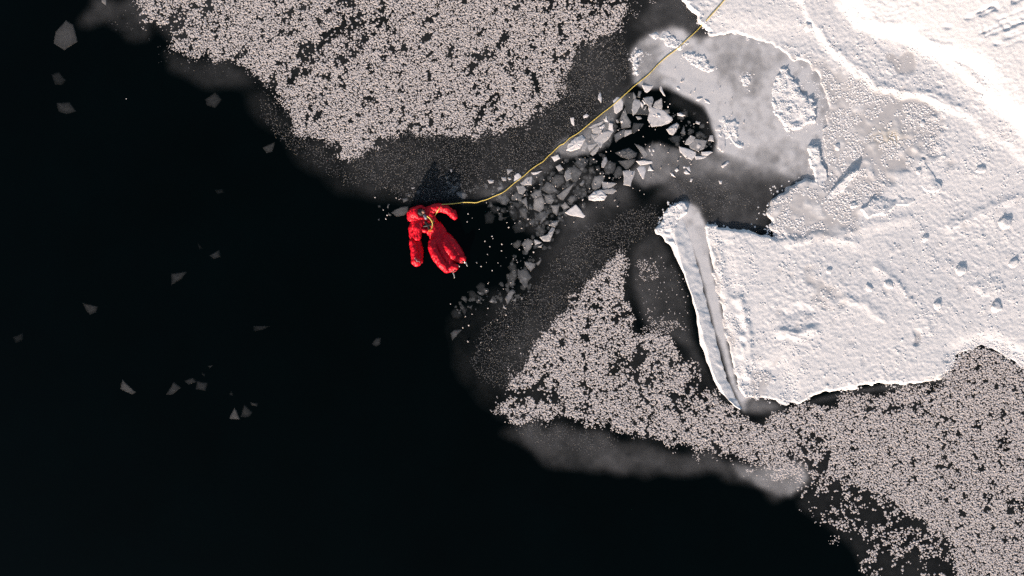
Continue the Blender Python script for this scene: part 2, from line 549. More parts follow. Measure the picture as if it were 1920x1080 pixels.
scarp([(1535, 60), (1552, 88), (1600, 130), (1640, 165), (1690, 173), (1740, 180), (1800, 214)], 0.03, 7)
scarp([(1565, -30), (1582, 10), (1606, 44), (1650, 58), (1700, 72), (1750, 100), (1800, 134), (1850, 190)], 0.06, 10)
scarp([(1780, 424), (1810, 412), (1850, 392), (1880, 378), (1905, 372)], 0.035, 8)
scarp([(1340, 430), (1352, 520), (1372, 600), (1388, 660)], 0.035, 9)
scarp([(1385, 560), (1398, 610), (1404, 660), (1396, 700)], 0.08, 9)
scarp([(1465, 622), (1490, 627), (1520, 618)], 0.055, 9)
scarp([(1475, 590), (1495, 580), (1515, 585)], -0.03, 9)
scarp([(1580, 440), (1640, 420), (1700, 410)], 0.03, 10)
scarp([(1480, 455), (1540, 440), (1600, 455)], 0.035, 9)
scarp([(1282, 0), (1302, 30), (1322, 60), (1338, 76)], 0.05, 7)
scarp([(1640, 500), (1680, 530), (1700, 560)], 0.03, 7)
scarp([(1580, 560), (1620, 570), (1650, 600)], 0.03, 7)
for k in range(12):
    x0, y0 = 1815 + rng.uniform(-10, 60), 12 + k * 5.5 + rng.uniform(-2, 2)
    groove([(x0, y0 + 22), (x0 + 40, y0 + 6), (x0 + 110, y0 - 20), (x0 + 260, y0 - 70)], (0.010 + 0.012 * rng.random()), 3.2)
for (gx, gy) in ((1797, 45), (1762, 60), (1848, 92), (1915, 88), (1640, 60)):
    H = H - edge * 0.02 * np.exp(-(((PX - gx) / 7) ** 2 + ((PY - gy) / 4) ** 2))
stain = np.clip(np.exp(-(((PX - 1662) / 26) ** 2 + ((PY - 257) / 14) ** 2)) * (0.62 + 0.16 * N3 + 0.10 * N5)
                + 0.45 * np.exp(-(((PX - 1322) / 5) ** 2 + ((PY - 203) / 5) ** 2)), 0, 0.8)
snow_me = raster_mesh("snow_field", H.astype(np.float32), H > -0.045, 1, {"bare": bare, "stain": stain})
snow = obj_from_mesh("snow_field", snow_me, M_SNOW)
tag(snow, "sunlit crusted snow covering the shore ice", kind="structure")


# ------------------------------------------------------------------ separate floes and slabs
FLOE_Z = np.zeros((NY, NX), np.float32)


def floe(name, label, cat, poly, h, seed, edge_sig=2.5, grain_k=1.0, tilt=(0, 0), ragged=4.0, base=0.0, bare_v=0.0, ridge=None):
    m = fill(poly)
    m = warp(m, ragged, 8, seed)
    bl = blur(m, edge_sig)
    e = sstep(bl + 0.08 * N2 * (bl > 0.15), 0.30, 0.80)
    p = np.array(poly, float)
    cx, cy = p.mean(0)
    z = base + h + tilt[0] * (PX - cx) * S + tilt[1] * (cy - PY) * S
    z = z + grain_k * (0.0028 * N3 + 0.0022 * N5 + 0.0015 * N2 + 0.003 * np.clip(N12, -1, 2))
    if ridge:
        for pts, rh, rw in ridge:
            z = z + rh * np.exp(-(line_dist(pts) / rw) ** 2)
    Z = z * e - 0.05 * (1 - e)
    np.maximum(FLOE_Z, Z.astype(np.float32), out=FLOE_Z)
    me = raster_mesh(name, Z.astype(np.float32), (e > 0.02), 1,
                     {"bare": np.full((NY, NX), bare_v, np.float32), "stain": np.zeros((NY, NX), np.float32)})
    o = obj_from_mesh(name, me, M_SNOW)
    tag(o, label, cat)
    return o


floe("ice_slab", "snow-crusted oval ice slab with a shadowed right edge between smooth grey ice", "ice slab",
     [(1447, 136), (1462, 127), (1480, 122), (1484, 138), (1498, 160), (1518, 180), (1527, 205), (1530, 225), (1512, 236), (1498, 252), (1476, 252),
      (1462, 236), (1450, 205), (1440, 170)], 0.030, 301, edge_sig=6.0, grain_k=1.3, tilt=(0.03, 0.0))
floe("ice_slab", "narrow snow-crusted ice slab standing left of the dark slush gap", "ice slab",
     [(1512, 274), (1534, 272), (1540, 300), (1548, 335), (1544, 352), (1530, 345), (1518, 310)], 0.048, 303, edge_sig=3.0, grain_k=1.2, ragged=2)
floe("ice_slab", "smooth white tilted ice block with a bright sunlit long face", "ice slab",
     [(1540, 372), (1570, 342), (1602, 314), (1608, 322), (1590, 345), (1566, 370), (1544, 386)], 0.084, 305, grain_k=0.3, tilt=(0.04, 0.10), ragged=1)
floe("ice_slab", "wide frosty ice plate with a bright straight lower edge right of the smooth tilted block", "ice slab",
     [(1618, 414), (1650, 401), (1690, 386), (1716, 375), (1708, 358), (1696, 350), (1660, 362), (1630, 374), (1606, 388)], 0.070, 307, edge_sig=1.8, grain_k=1.0, tilt=(-0.01, -0.07), ragged=2.5)
floe("ice_slab", "raised frosty ice plate with a blue shadow along its right edge", "ice slab",
     [(1688, 304), (1706, 294), (1724, 291), (1736, 308), (1752, 334), (1762, 352), (1744, 366), (1716, 350), (1694, 332)], 0.070, 308, edge_sig=1.8, grain_k=1.0, tilt=(0.06, 0.0), ragged=2.5)
floe("ice_slab", "small snowy ice patch on the smooth grey ice left of the oval slab", "ice slab",
     [(1386, 138), (1408, 142), (1412, 158), (1402, 174), (1394, 160)], 0.010, 309, edge_sig=4)
floe("ice_floe", "snow-rimmed pale floe that the yellow rope crosses above the pool", "ice floe",
     [(1183, 104), (1196, 78), (1218, 66), (1242, 60), (1262, 70), (1290, 84), (1330, 112), (1345, 128), (1330, 134), (1290, 118), (1262, 96), (1236, 82), (1214, 84), (1200, 104),
      (1196, 140), (1188, 146)], 0.011, 311, edge_sig=2.4, grain_k=2.0, ragged=6)
floe("ice_floe", "low crusty snow lumps on pale ice at the pool's right rim", "ice floe",
     [(1345, 205), (1362, 214), (1366, 228), (1384, 240), (1398, 262), (1398, 274), (1384, 276), (1372, 262), (1356, 262), (1352, 240)], 0.008, 313, edge_sig=3.5, grain_k=1.6, ragged=7)
floe("ice_floe", "broken snowy rim at the top of the upturned ridge", "ice floe",
     [(1229, 434), (1241, 413), (1252, 393), (1262, 378), (1280, 376), (1284, 396), (1274, 426), (1262, 452), (1246, 446)], 0.035, 315, grain_k=2.0, ragged=4)
floe("snow_mound", "clumpy patch of grey slush and broken crust in the dark inlet above the big floe", "snow mound",
     [(1440, 392), (1452, 372), (1478, 352), (1500, 338), (1516, 348), (1510, 380), (1520, 410), (1490, 442), (1462, 430), (1446, 418)], 0.008, 317, edge_sig=5, grain_k=0.5, ragged=9, bare_v=0.9)

# upturned ridge: lofted along its crest
LEFT = [(1227, 432), (1250, 462), (1276, 500), (1293, 541), (1304, 588), (1307, 638), (1322, 675), (1338, 722), (1387, 772)]
CREST = [(1262, 405), (1265, 448), (1284, 512), (1302, 562), (1312, 600), (1321, 640), (1336, 698), (1362, 746), (1389, 770)]
RIGHT = [(1278, 396), (1296, 448), (1314, 520), (1330, 580), (1340, 622), (1350, 665), (1362, 708), (1378, 742), (1392, 768)]
CH = [0.036, 0.042, 0.044, 0.044, 0.042, 0.040, 0.036, 0.030, 0.018]


def resample(pts, n):
    pts = np.array(pts, float)
    t = np.linspace(0, len(pts) - 1, n)
    i = np.clip(t.astype(int), 0, len(pts) - 2)
    f = (t - i)[:, None]
    q = pts[i] * (1 - f) + pts[i + 1] * f
    k = np.ones(9) / 9
    pad = np.pad(q, ((4, 4), (0, 0)), mode='edge')
    return np.stack([np.convolve(pad[:, c], k, 'valid') for c in range(q.shape[1])], 1)


NU, NV = 300, 36
lf, cr, rt = resample(LEFT, NU), resample(CREST, NU), resample(RIGHT, NU)
hh = resample([[h] for h in CH], NU)[:, 0]
rv = np.zeros((NU, NV, 3))
for j in range(NV):
    v = j / (NV - 1)
    if v < 0.5:
        a = v / 0.5
        p = lf * (1 - a) + cr * a
        z = -0.03 + (hh + 0.03) * (a ** 0.75)
    else:
        a = (v - 0.5) / 0.5
        p = cr * (1 - a) + rt * a
        z = hh * (1 - a) ** 0.8 + 0.01 * a - 0.01 * a
    rv[:, j, 0], rv[:, j, 1], rv[:, j, 2] = p[:, 0], p[:, 1], z
nxy = rv[:, :, :2].reshape(-1, 2)
jit = 0.0018 * sample(N3, nxy[:, 0], nxy[:, 1]) + 0.0016 * sample(N5, nxy[:, 0], nxy[:, 1]) + 0.0012 * sample(N2, nxy[:, 0], nxy[:, 1])
px = nxy[:, 0] + 0.5 * sample(N5, nxy[:, 1], nxy[:, 0]) + 0.5 * sample(N12, nxy[:, 0] + 300, nxy[:, 1])
py = nxy[:, 1] + 0.8 * sample(N5, nxy[:, 0] + 100, nxy[:, 1])
zz = rv[:, :, 2].ravel() + jit
k = (CAM_H - zz) / CAM_H
vv = np.stack([(px - 960) * S * k, (540 - py) * S * k, zz], 1)
ids = np.arange(NU * NV).reshape(NU, NV)
ff = np.stack([ids[:-1, :-1].ravel(), ids[1:, :-1].ravel(), ids[1:, 1:].ravel(), ids[:-1, 1:].ravel()], 1)
ridge_me = mesh_from("ice_ridge", vv, ff, True)
for an in ("bare", "stain"):
    ridge_me.attributes.new(an, 'FLOAT', 'POINT')
ridge_o = obj_from_mesh("ice_ridge", ridge_me, M_SNOW)
tag(ridge_o, "long upturned ridge of frosted ice along the left edge of the big floe", "ice ridge")

# snow chunks lying on the floe
chunks = [
    (1735, 447, 10, "small cube-like snow chunk alone in the upper middle of the floe"),
    (1555, 508, 8, "little snow chunk with a short shadow left of the floe's middle"),
    (1802, 506, 15, "broad crumbled snow chunk right of the floe's middle"),
    (1901, 493, 13, "rounded snow chunk near the right edge of the picture"),
    (1868, 575, 14, "low snow chunk below the rounded one at the right edge"),
    (1758, 572, 11, "ragged snow chunk right of the bare grey ice patch"),
    (1667, 534, 12, "flat snow chunk in the centre of the crusted floe"),
    (1886, 418, 18, "big snow heap beside the dark drift edge at right"),
    (1722, 322, 8, "white snow lump beside the yellowish stained crust"),
    (1600, 385, 9, "snow lump between the smooth tilted block and the wide frosty plate"),
    (1838, 318, 12, "pale snow chunk on the slope at the right edge"),
    (1516, 50, 13, "round snow lump on the upper floe right of the rope"),
    (1630, 540, 9, "crumb-edged snow chunk left of the flat central chunk"),
    (1570, 276, 8, "snow lump in the bare slush beside the narrow slab"),
    (1730, 232, 7, "snow lump standing above the dark meltwater hollow"),
]
for i, (x, y, r, lab) in enumerate(chunks):
    r *= 0.78
    bm = bmesh.new()
    bmesh.ops.create_icosphere(bm, subdivisions=3, radius=1.0)
    for v in bm.verts:
        n1 = mnoise.noise(v.co * 1.6 + Vector((i * 7.1, 3, 1)))
        n2_ = mnoise.noise(v.co * 4.5 + Vector((i * 3.3, 9, 4)))
        v.co *= 1 + 0.42 * n1 + 0.22 * n2_
    me = bpy.data.meshes.new("snow_chunk")
    bm.to_mesh(me)
    bm.free()
    for an in ("bare", "stain"):
        me.attributes.new(an, 'FLOAT', 'POINT')
    for p_ in me.polygons:
        p_.use_smooth = True
    o = obj_from_mesh("snow_chunk", me, M_SNOW)
    zg = float(sample(H, np.array([float(x)]), np.array([float(y)]))[0])
    o.location = P(x, y, zg + r * S * 0.06)
    o.scale = (r * S * random.uniform(0.8, 1.1), r * S * random.uniform(0.65, 0.9), r * S * 0.23)
    o.rotation_euler = (0, 0, random.uniform(0, 6))
    tag(o, lab, "snow chunk", "snow chunks lying on the floe")


# ------------------------------------------------------------------ frost flowers
def scatter(density, spacing, seed, clump=1.0):
    g = np.random.default_rng(seed)
    ys = np.arange(Y0 + 20, Y0 + NY * R - 20, spacing * 0.87)
    xs = np.arange(X0 + 20, X0 + NX * R - 20, spacing)
    xx, yy = np.meshgrid(xs, ys)
    xx = xx + (np.arange(len(ys)) % 2)[:, None] * spacing * 0.5
    xx = (xx + g.uniform(-0.8, 0.8, xx.shape) * spacing).ravel()
    yy = (yy + g.uniform(-0.8, 0.8, yy.shape) * spacing).ravel()
    D = sample(density, xx, yy)
    ok = g.random(len(D)) < D
    return xx[ok], yy[ok]


def flower_mesh(name, x, y, rad, hgt, seed, z0=0.003, ni=5, no=7):
    """each flower: a ragged rosette of crystals, peak + inner ring + outer ring"""
    g = np.random.default_rng(seed)
    n = len(x)
    nv = 1 + ni + no
    V = np.zeros((n, nv, 3), np.float32)
    rot = g.uniform(0, 2 * np.pi, n)
    V[:, 0, 2] = hgt * g.uniform(0.6, 1.0, n)
    V[:, 0, 0] = rad * g.uniform(-.2, .2, n)
    V[:, 0, 1] = rad * g.uniform(-.2, .2, n)
    for k in range(ni):
        a = rot + 2 * np.pi * (k + g.uniform(-.25, .25, n)) / ni
        rr = rad * g.uniform(0.42, 0.72, n)
        V[:, 1 + k, 0], V[:, 1 + k, 1] = rr * np.cos(a), rr * np.sin(a)
        V[:, 1 + k, 2] = hgt * g.uniform(0.45, 1.15, n)
    for k in range(no):
        a = rot + 2 * np.pi * (k + g.uniform(-.3, .3, n)) / no
        rr = rad * g.uniform(0.72, 1.28, n)
        V[:, 1 + ni + k, 0], V[:, 1 + ni + k, 1] = rr * np.cos(a), rr * np.sin(a)
        V[:, 1 + ni + k, 2] = hgt * g.uniform(-0.1, 0.30, n)
    V[:, :, 0] += ((x - 960) * S)[:, None]
    V[:, :, 1] += ((540 - y) * S)[:, None]
    V[:, :, 2] += z0
    tris = [(0, 1 + k, 1 + (k + 1) % ni) for k in range(ni)]
    # stitch inner (ni) to outer (no)
    i = j = 0
    while i < ni or j < no:
        if j < no and (i >= ni or (j + 0.5) / no <= (i + 0.5) / ni):
            tris.append((1 + i % ni, 1 + ni + j % no, 1 + ni + (j + 1) % no))
            j += 1
        else:
            tris.append((1 + i % ni, 1 + ni + j % no, 1 + (i + 1) % ni))
            i += 1
    tris = np.array(tris)
    F = (tris[None] + (np.arange(n) * nv)[:, None, None]).reshape(-1, 3)
    return mesh_from(name, V.reshape(-1, 3), F, False)


def seam(pts, w, d=1.0):
    return d * np.exp(-((line_dist(pts) + 2.5 * N12) / w) ** 2)


U = warp(blur(fill(FIELD_UP), 2.0), 5, 9, 401)
U_d = sstep(U, 0.15, 0.85)
U_s = warp(blur(fill(FIELD_UP), 13.0), 6, 9, 401)
U_d = sstep(U_s + 0.05 * N5, 0.14, 0.86) ** 1.25
N26 = nz(2.6, 77)
hole = 0.42 * N5 + 0.26 * N12 + 0.78 * N26
dens_up = U_d * (0.97 - 0.93 * sstep(hole, 0.70, 1.25))
sparse_w = np.exp(-((PX - 640) / 130) ** 2 - ((PY - 60) / 45) ** 2) + np.exp(-((PX - 330) / 60) ** 2 - ((PY - 40) / 45) ** 2) + sstep(PX, 1060, 1110) * 0.9 \
    + 0.8 * np.exp(-((PX - 960) / 60) ** 2 - ((PY - 120) / 50) ** 2) + 0.7 * np.exp(-((PX - 560) / 60) ** 2 - ((PY - 90) / 40) ** 2)
dens_up *= 1 - np.clip(0.75 * sparse_w * sstep(0.6 * N12 + 0.6 * N5, -0.35, 0.55), 0, 0.95)
dens_up *= 1 - np.clip(seam([(545, 150), (565, 120), (590, 95), (615, 70), (640, 50), (690, 40), (722, 36)], 6)
                       + seam([(880, 260), (905, 205), (930, 180), (925, 190)], 4) + seam([(265, 46), (300, 52), (335, 46)], 8)
                       + seam([(1000, 140), (1008, 170)], 6) + seam([(430, 30), (420, 80), (440, 110)], 5, 0.8), 0, 1)
dens_up = np.clip(dens_up + 0.75 * fill([(1180, -60), (1236, -60), (1230, 6), (1205, 12), (1190, 4)]) * (N5 > -0.6)
                  + 0.5 * warp(fill([(1180, 14), (1202, 18), (1200, 32), (1182, 28)]), 4, 6, 405), 0, 1)
ux, uy = scatter(dens_up, 2.4, 21)
rad = (0.85 + 1.55 * rng.random(len(ux)) ** 1.4) * S * (0.42 + 0.58 * sstep(sample(U_s, ux, uy), 0.2, 0.9))
fu = obj_from_mesh("frost_flowers", flower_mesh("frost_flowers", ux, uy, rad, rad * rng.uniform(0.12, 0.36, len(ux)), 22, 0.004, 3, 5), M_FROST)
tag(fu, "dense field of pale frost flowers on black ice at the top", "frost flowers", kind="stuff")

Lw = warp(blur(fill(FIELD_LOW), 2.0), 6, 9, 411)
L_d = sstep(Lw, 0.15, 0.85)
L_s = warp(blur(fill(FIELD_LOW), 10.0), 7, 9, 411)
L_d = sstep(L_s + 0.06 * N5, 0.16, 0.84) ** 1.2 * (1 - sstep(sb, 0.45, 0.9))
spz = np.clip(sstep(blur(fill([(1500, 860), (1560, 890), (1660, 960), (1760, 1020), (1800, 1120), (1600, 1120), (1560, 1010), (1480, 960), (1480, 880)]), 22), 0.25, 0.9)
              + 0.8 * np.exp(-((PX - 1530) / 40) ** 2 - ((PY - 860) / 25) ** 2)
              + 0.75 * np.exp(-((PX - 1190) / 36) ** 2 - ((PY - 675) / 20) ** 2)
              + 0.75 * np.exp(-((PX - 1290) / 45) ** 2 - ((PY - 730) / 45) ** 2)
              + 0.8 * np.exp(-((PX - 1000) / 60) ** 2 - ((PY - 750) / 16) ** 2)
              + 0.9 * np.exp(-((PX - 1440) / 60) ** 2 - ((PY - 890) / 22) ** 2)
              + 0.18 * (PX < 1330), 0, 1)
dens_low = L_d * (0.99 - 0.92 * sstep(hole + 0.45 * spz, 0.82, 1.4))
dens_low *= 1 - np.clip(0.85 * spz * sstep(0.5 * N12 + 0.6 * N5 + 0.4 * N26, -0.55, 0.40), 0, 0.96)
spq = sstep(blur(fill([(1486, 925), (1530, 880), (1580, 900), (1660, 930), (1720, 975), (1790, 1020), (1800, 1180), (1600, 1180), (1590, 1040), (1520, 975)]), 14), 0.2, 0.8)
dens_low *= 1 - spq * (0.45 + 0.5 * sstep(0.7 * N5 + 0.5 * N26, -0.4, 0.3))
dens_low *= 1 - np.clip(seam([(955, 735), (1000, 738), (1040, 742)], 6) + seam([(1040, 760), (1040, 720)], 2.5) + seam([(1145, 682), (1185, 690), (1210, 665)], 9, 0.85)
                        + seam([(1550, 860), (1535, 890), (1515, 930)], 7) + seam([(1895, 940), (1925, 945)], 9)
                        + seam([(1660, 770), (1700, 758), (1720, 765)], 7, 0.9), 0, 1)
clus = np.maximum(warp(fill([(1196, 492), (1224, 486), (1240, 510), (1232, 530), (1208, 534), (1196, 520)]), 7, 7, 415),
                  warp(fill([(1196, 610), (1215, 592), (1240, 606), (1270, 584), (1280, 612), (1262, 630), (1238, 634), (1200, 626)]), 8, 8, 417))
dens_low = np.clip(dens_low + 0.72 * clus * (hole < 0.55) + 0.05 * fill([(1186, 480), (1290, 480), (1290, 640), (1200, 620)])
                   + 0.12 * blur(fill([(1340, 850), (1500, 870), (1500, 920), (1400, 890)]), 6)
                   + 0.55 * warp(fill([(918, 768), (935, 755), (950, 775), (926, 782)]), 5, 6, 419), 0, 1)
lx, ly = scatter(dens_low, 2.5, 31)
rad = (0.9 + 1.65 * rng.random(len(lx)) ** 1.4) * S * (0.55 + 0.45 * sstep(sample(L_s, lx, ly), 0.2, 0.9))
fl = obj_from_mesh("frost_flowers", flower_mesh("frost_flowers", lx, ly, rad, rad * rng.uniform(0.12, 0.36, len(lx)), 32, 0.004, 3, 5), M_FROST)
tag(fl, "wide field of pale frost flowers on black ice below the floe", "frost flowers", kind="stuff")

# fine, half-formed crystals on the grey ice
sp = 0.62 * sstep(blur(fill([(630, 284), (716, 268), (800, 234), (942, 236), (1002, 206), (1058, 120), (1085, 82), (1160, 56), (1190, 130), (1140, 190), (1060, 270), (1000, 320),
                             (920, 350), (800, 380), (700, 352)]), 9), 0.2, 0.9)
sp = np.maximum(sp, 0.62 * sstep(blur(fill([(880, 680), (900, 620), (930, 580), (1000, 540), (1040, 480), (1090, 430), (1160, 400), (1230, 380), (1240, 420), (1180, 462), (1135, 520),
                                            (1082, 578), (1042, 626), (1008, 676), (964, 722), (910, 724)]), 9), 0.2, 0.9))
sp = np.maximum(sp, 0.42 * sstep(blur(fill([(480, 150), (530, 205), (560, 250), (640, 300), (700, 340), (660, 350), (600, 310), (540, 280), (490, 220)]), 9), 0.2, 0.9))
sp = np.maximum(sp, 0.35 * sstep(blur(fill([(940, 785), (1060, 790), (1180, 820), (1120, 850), (1000, 830)]), 9), 0.2, 0.9))
sp = np.maximum(sp, 0.35 * sstep(blur(fill([(1240, 335), (1350, 335), (1440, 390), (1320, 405), (1270, 370)]), 9), 0.2, 0.9))
sp = np.maximum(sp, 0.05 * sstep(blur(fill([(200, 10), (262, 10), (262, 60), (210, 55)]), 6), 0.2, 0.9))
sp = np.maximum(sp, 0.04 * sstep(blur(fill([(270, 60), (320, 90), (470, 130), (440, 150), (300, 120)]), 6), 0.2, 0.9))
pool = blur(fill([(1172, 172), (1236, 168), (1326, 214), (1341, 266), (1262, 274), (1198, 286), (1126, 352), (1030, 418), (960, 440), (900, 385), (1010, 345), (1090, 290)]), 3)
sp = sp * (1 - np.clip(pool * 1.5, 0, 1)) * (1 - 0.8 * sstep(hole, 0.5, 1.2)) * (1 - snow_mask)
sx, sy = scatter(sp, 2.3, 41)
rad = rng.uniform(0.7, 1.35, len(sx)) * S
fs = obj_from_mesh("frost_crystals", flower_mesh("frost_crystals", sx, sy, rad, rad * rng.uniform(0.5, 0.9, len(sx)), 42, 0.005, 3, 4), M_SPECK)
tag(fs, "fine half-formed frost crystals speckling the grey thin ice", "frost crystals", kind="stuff")

# loose crust crumbs where the snow breaks up
cz = np.clip(1.0 * warp(blur(fill([(1440, 392), (1452, 366), (1478, 346), (1506, 334), (1545, 330), (1560, 380), (1530, 430), (1492, 446), (1455, 438)]), 8), 5, 8, 431), 0, 1) * 0.55
cz = np.maximum(cz, 0.6 * np.clip(blur(fill([(1440, 120), (1500, 120), (1540, 230), (1530, 350), (1505, 350), (1500, 262), (1470, 266), (1440, 200)]), 6), 0, 1) * (N5 > 0.2))
cz = np.maximum(cz, 0.15 * blur(bare, 6) * snow_mask * (N5 > 0.3))
cz = np.maximum(cz, 0.5 * np.exp(-((soft - 0.45) / 0.10) ** 2) * (N5 > 0.0))
cz = np.maximum(cz, 0.6 * np.clip(blur(fill([(1236, 432), (1232, 412), (1256, 380), (1282, 374), (1276, 398), (1262, 430)]), 3), 0, 1))
cl = 0.55 * N5 + 0.45 * N12 + 0.35 * N3
cz = cz * (1 - jumble)
cz = np.maximum(cz, 0.95 * jumble * sstep(cl + 0.35 * sstep(PX, 1540, 1600), -0.15, 0.35))
cz = np.maximum(cz, 0.8 * np.clip(inlet2, 0, 1) * sstep(cl, -0.3, 0.4) * sstep(sb, 0.35, 0.6))
cz = np.maximum(cz, 0.22 * snow_mask * sstep(cl, -0.2, 0.9) * (PX < 1960) * (PY > -40) * (1 - t1))
SLABS = ([(1447, 136), (1480, 122), (1498, 160), (1527, 205), (1530, 225), (1498, 252), (1476, 252), (1450, 205), (1440, 170)],
         [(1512, 274), (1534, 272), (1540, 300), (1548, 335), (1544, 352), (1530, 345), (1518, 310)], [(1386, 138), (1410, 142), (1412, 158), (1402, 174), (1394, 160)],
         [(1183, 104), (1196, 78), (1242, 60), (1300, 90), (1345, 128), (1290, 122), (1236, 84), (1200, 104), (1196, 140), (1188, 146)],
         [(1345, 205), (1366, 228), (1398, 262), (1398, 276), (1372, 266), (1352, 240)])
slabm = np.zeros((NY, NX), np.float32)
for k, poly in enumerate(SLABS):
    slabm = np.maximum(slabm, np.clip(blur(warp(fill(poly), 3, 7, 500 + 2 * k), 3) * 1.2, 0, 1))
cz = np.maximum(cz, 0.85 * slabm * sstep(cl, -0.9, 0.0))
cz = np.maximum(cz, 0.9 * inlet3 * sstep(sb, 0.2, 0.6) * sstep(cl, -0.8, 0.1))
cz *= (PX > 1170) * ((blur(snow_mask, 14) > 0.08) | (slabm > 0.1) | ((PX < 1300) & (PY > 360)))
cx_, cy_ = scatter(cz, 3.1, 51)
rad = (0.9 + 1.5 * rng.random(len(cx_)) ** 1.5) * S
zc = np.maximum(sample(H, cx_, cy_), sample(FLOE_Z, cx_, cy_))
cm = flower_mesh("snow_crumbs", cx_, cy_, rad, rad * rng.uniform(0.15, 0.38, len(cx_)), 52, 0.0, 3, 5)
co = np.empty(len(cm.vertices) * 3, np.float32)
cm.vertices.foreach_get("co", co)
co = co.reshape(-1, 3)
co[:, 2] += np.repeat(zc, 9) + 0.001
cm.vertices.foreach_set("co", co.ravel())
for an in ("bare", "stain"):
    cm.attributes.new(an, 'FLOAT', 'POINT')
fc = obj_from_mesh("snow_crumbs", cm, M_SNOW)
tag(fc, "loose white crumbs of snow crust along the floe edges", "snow crumbs", kind="stuff")

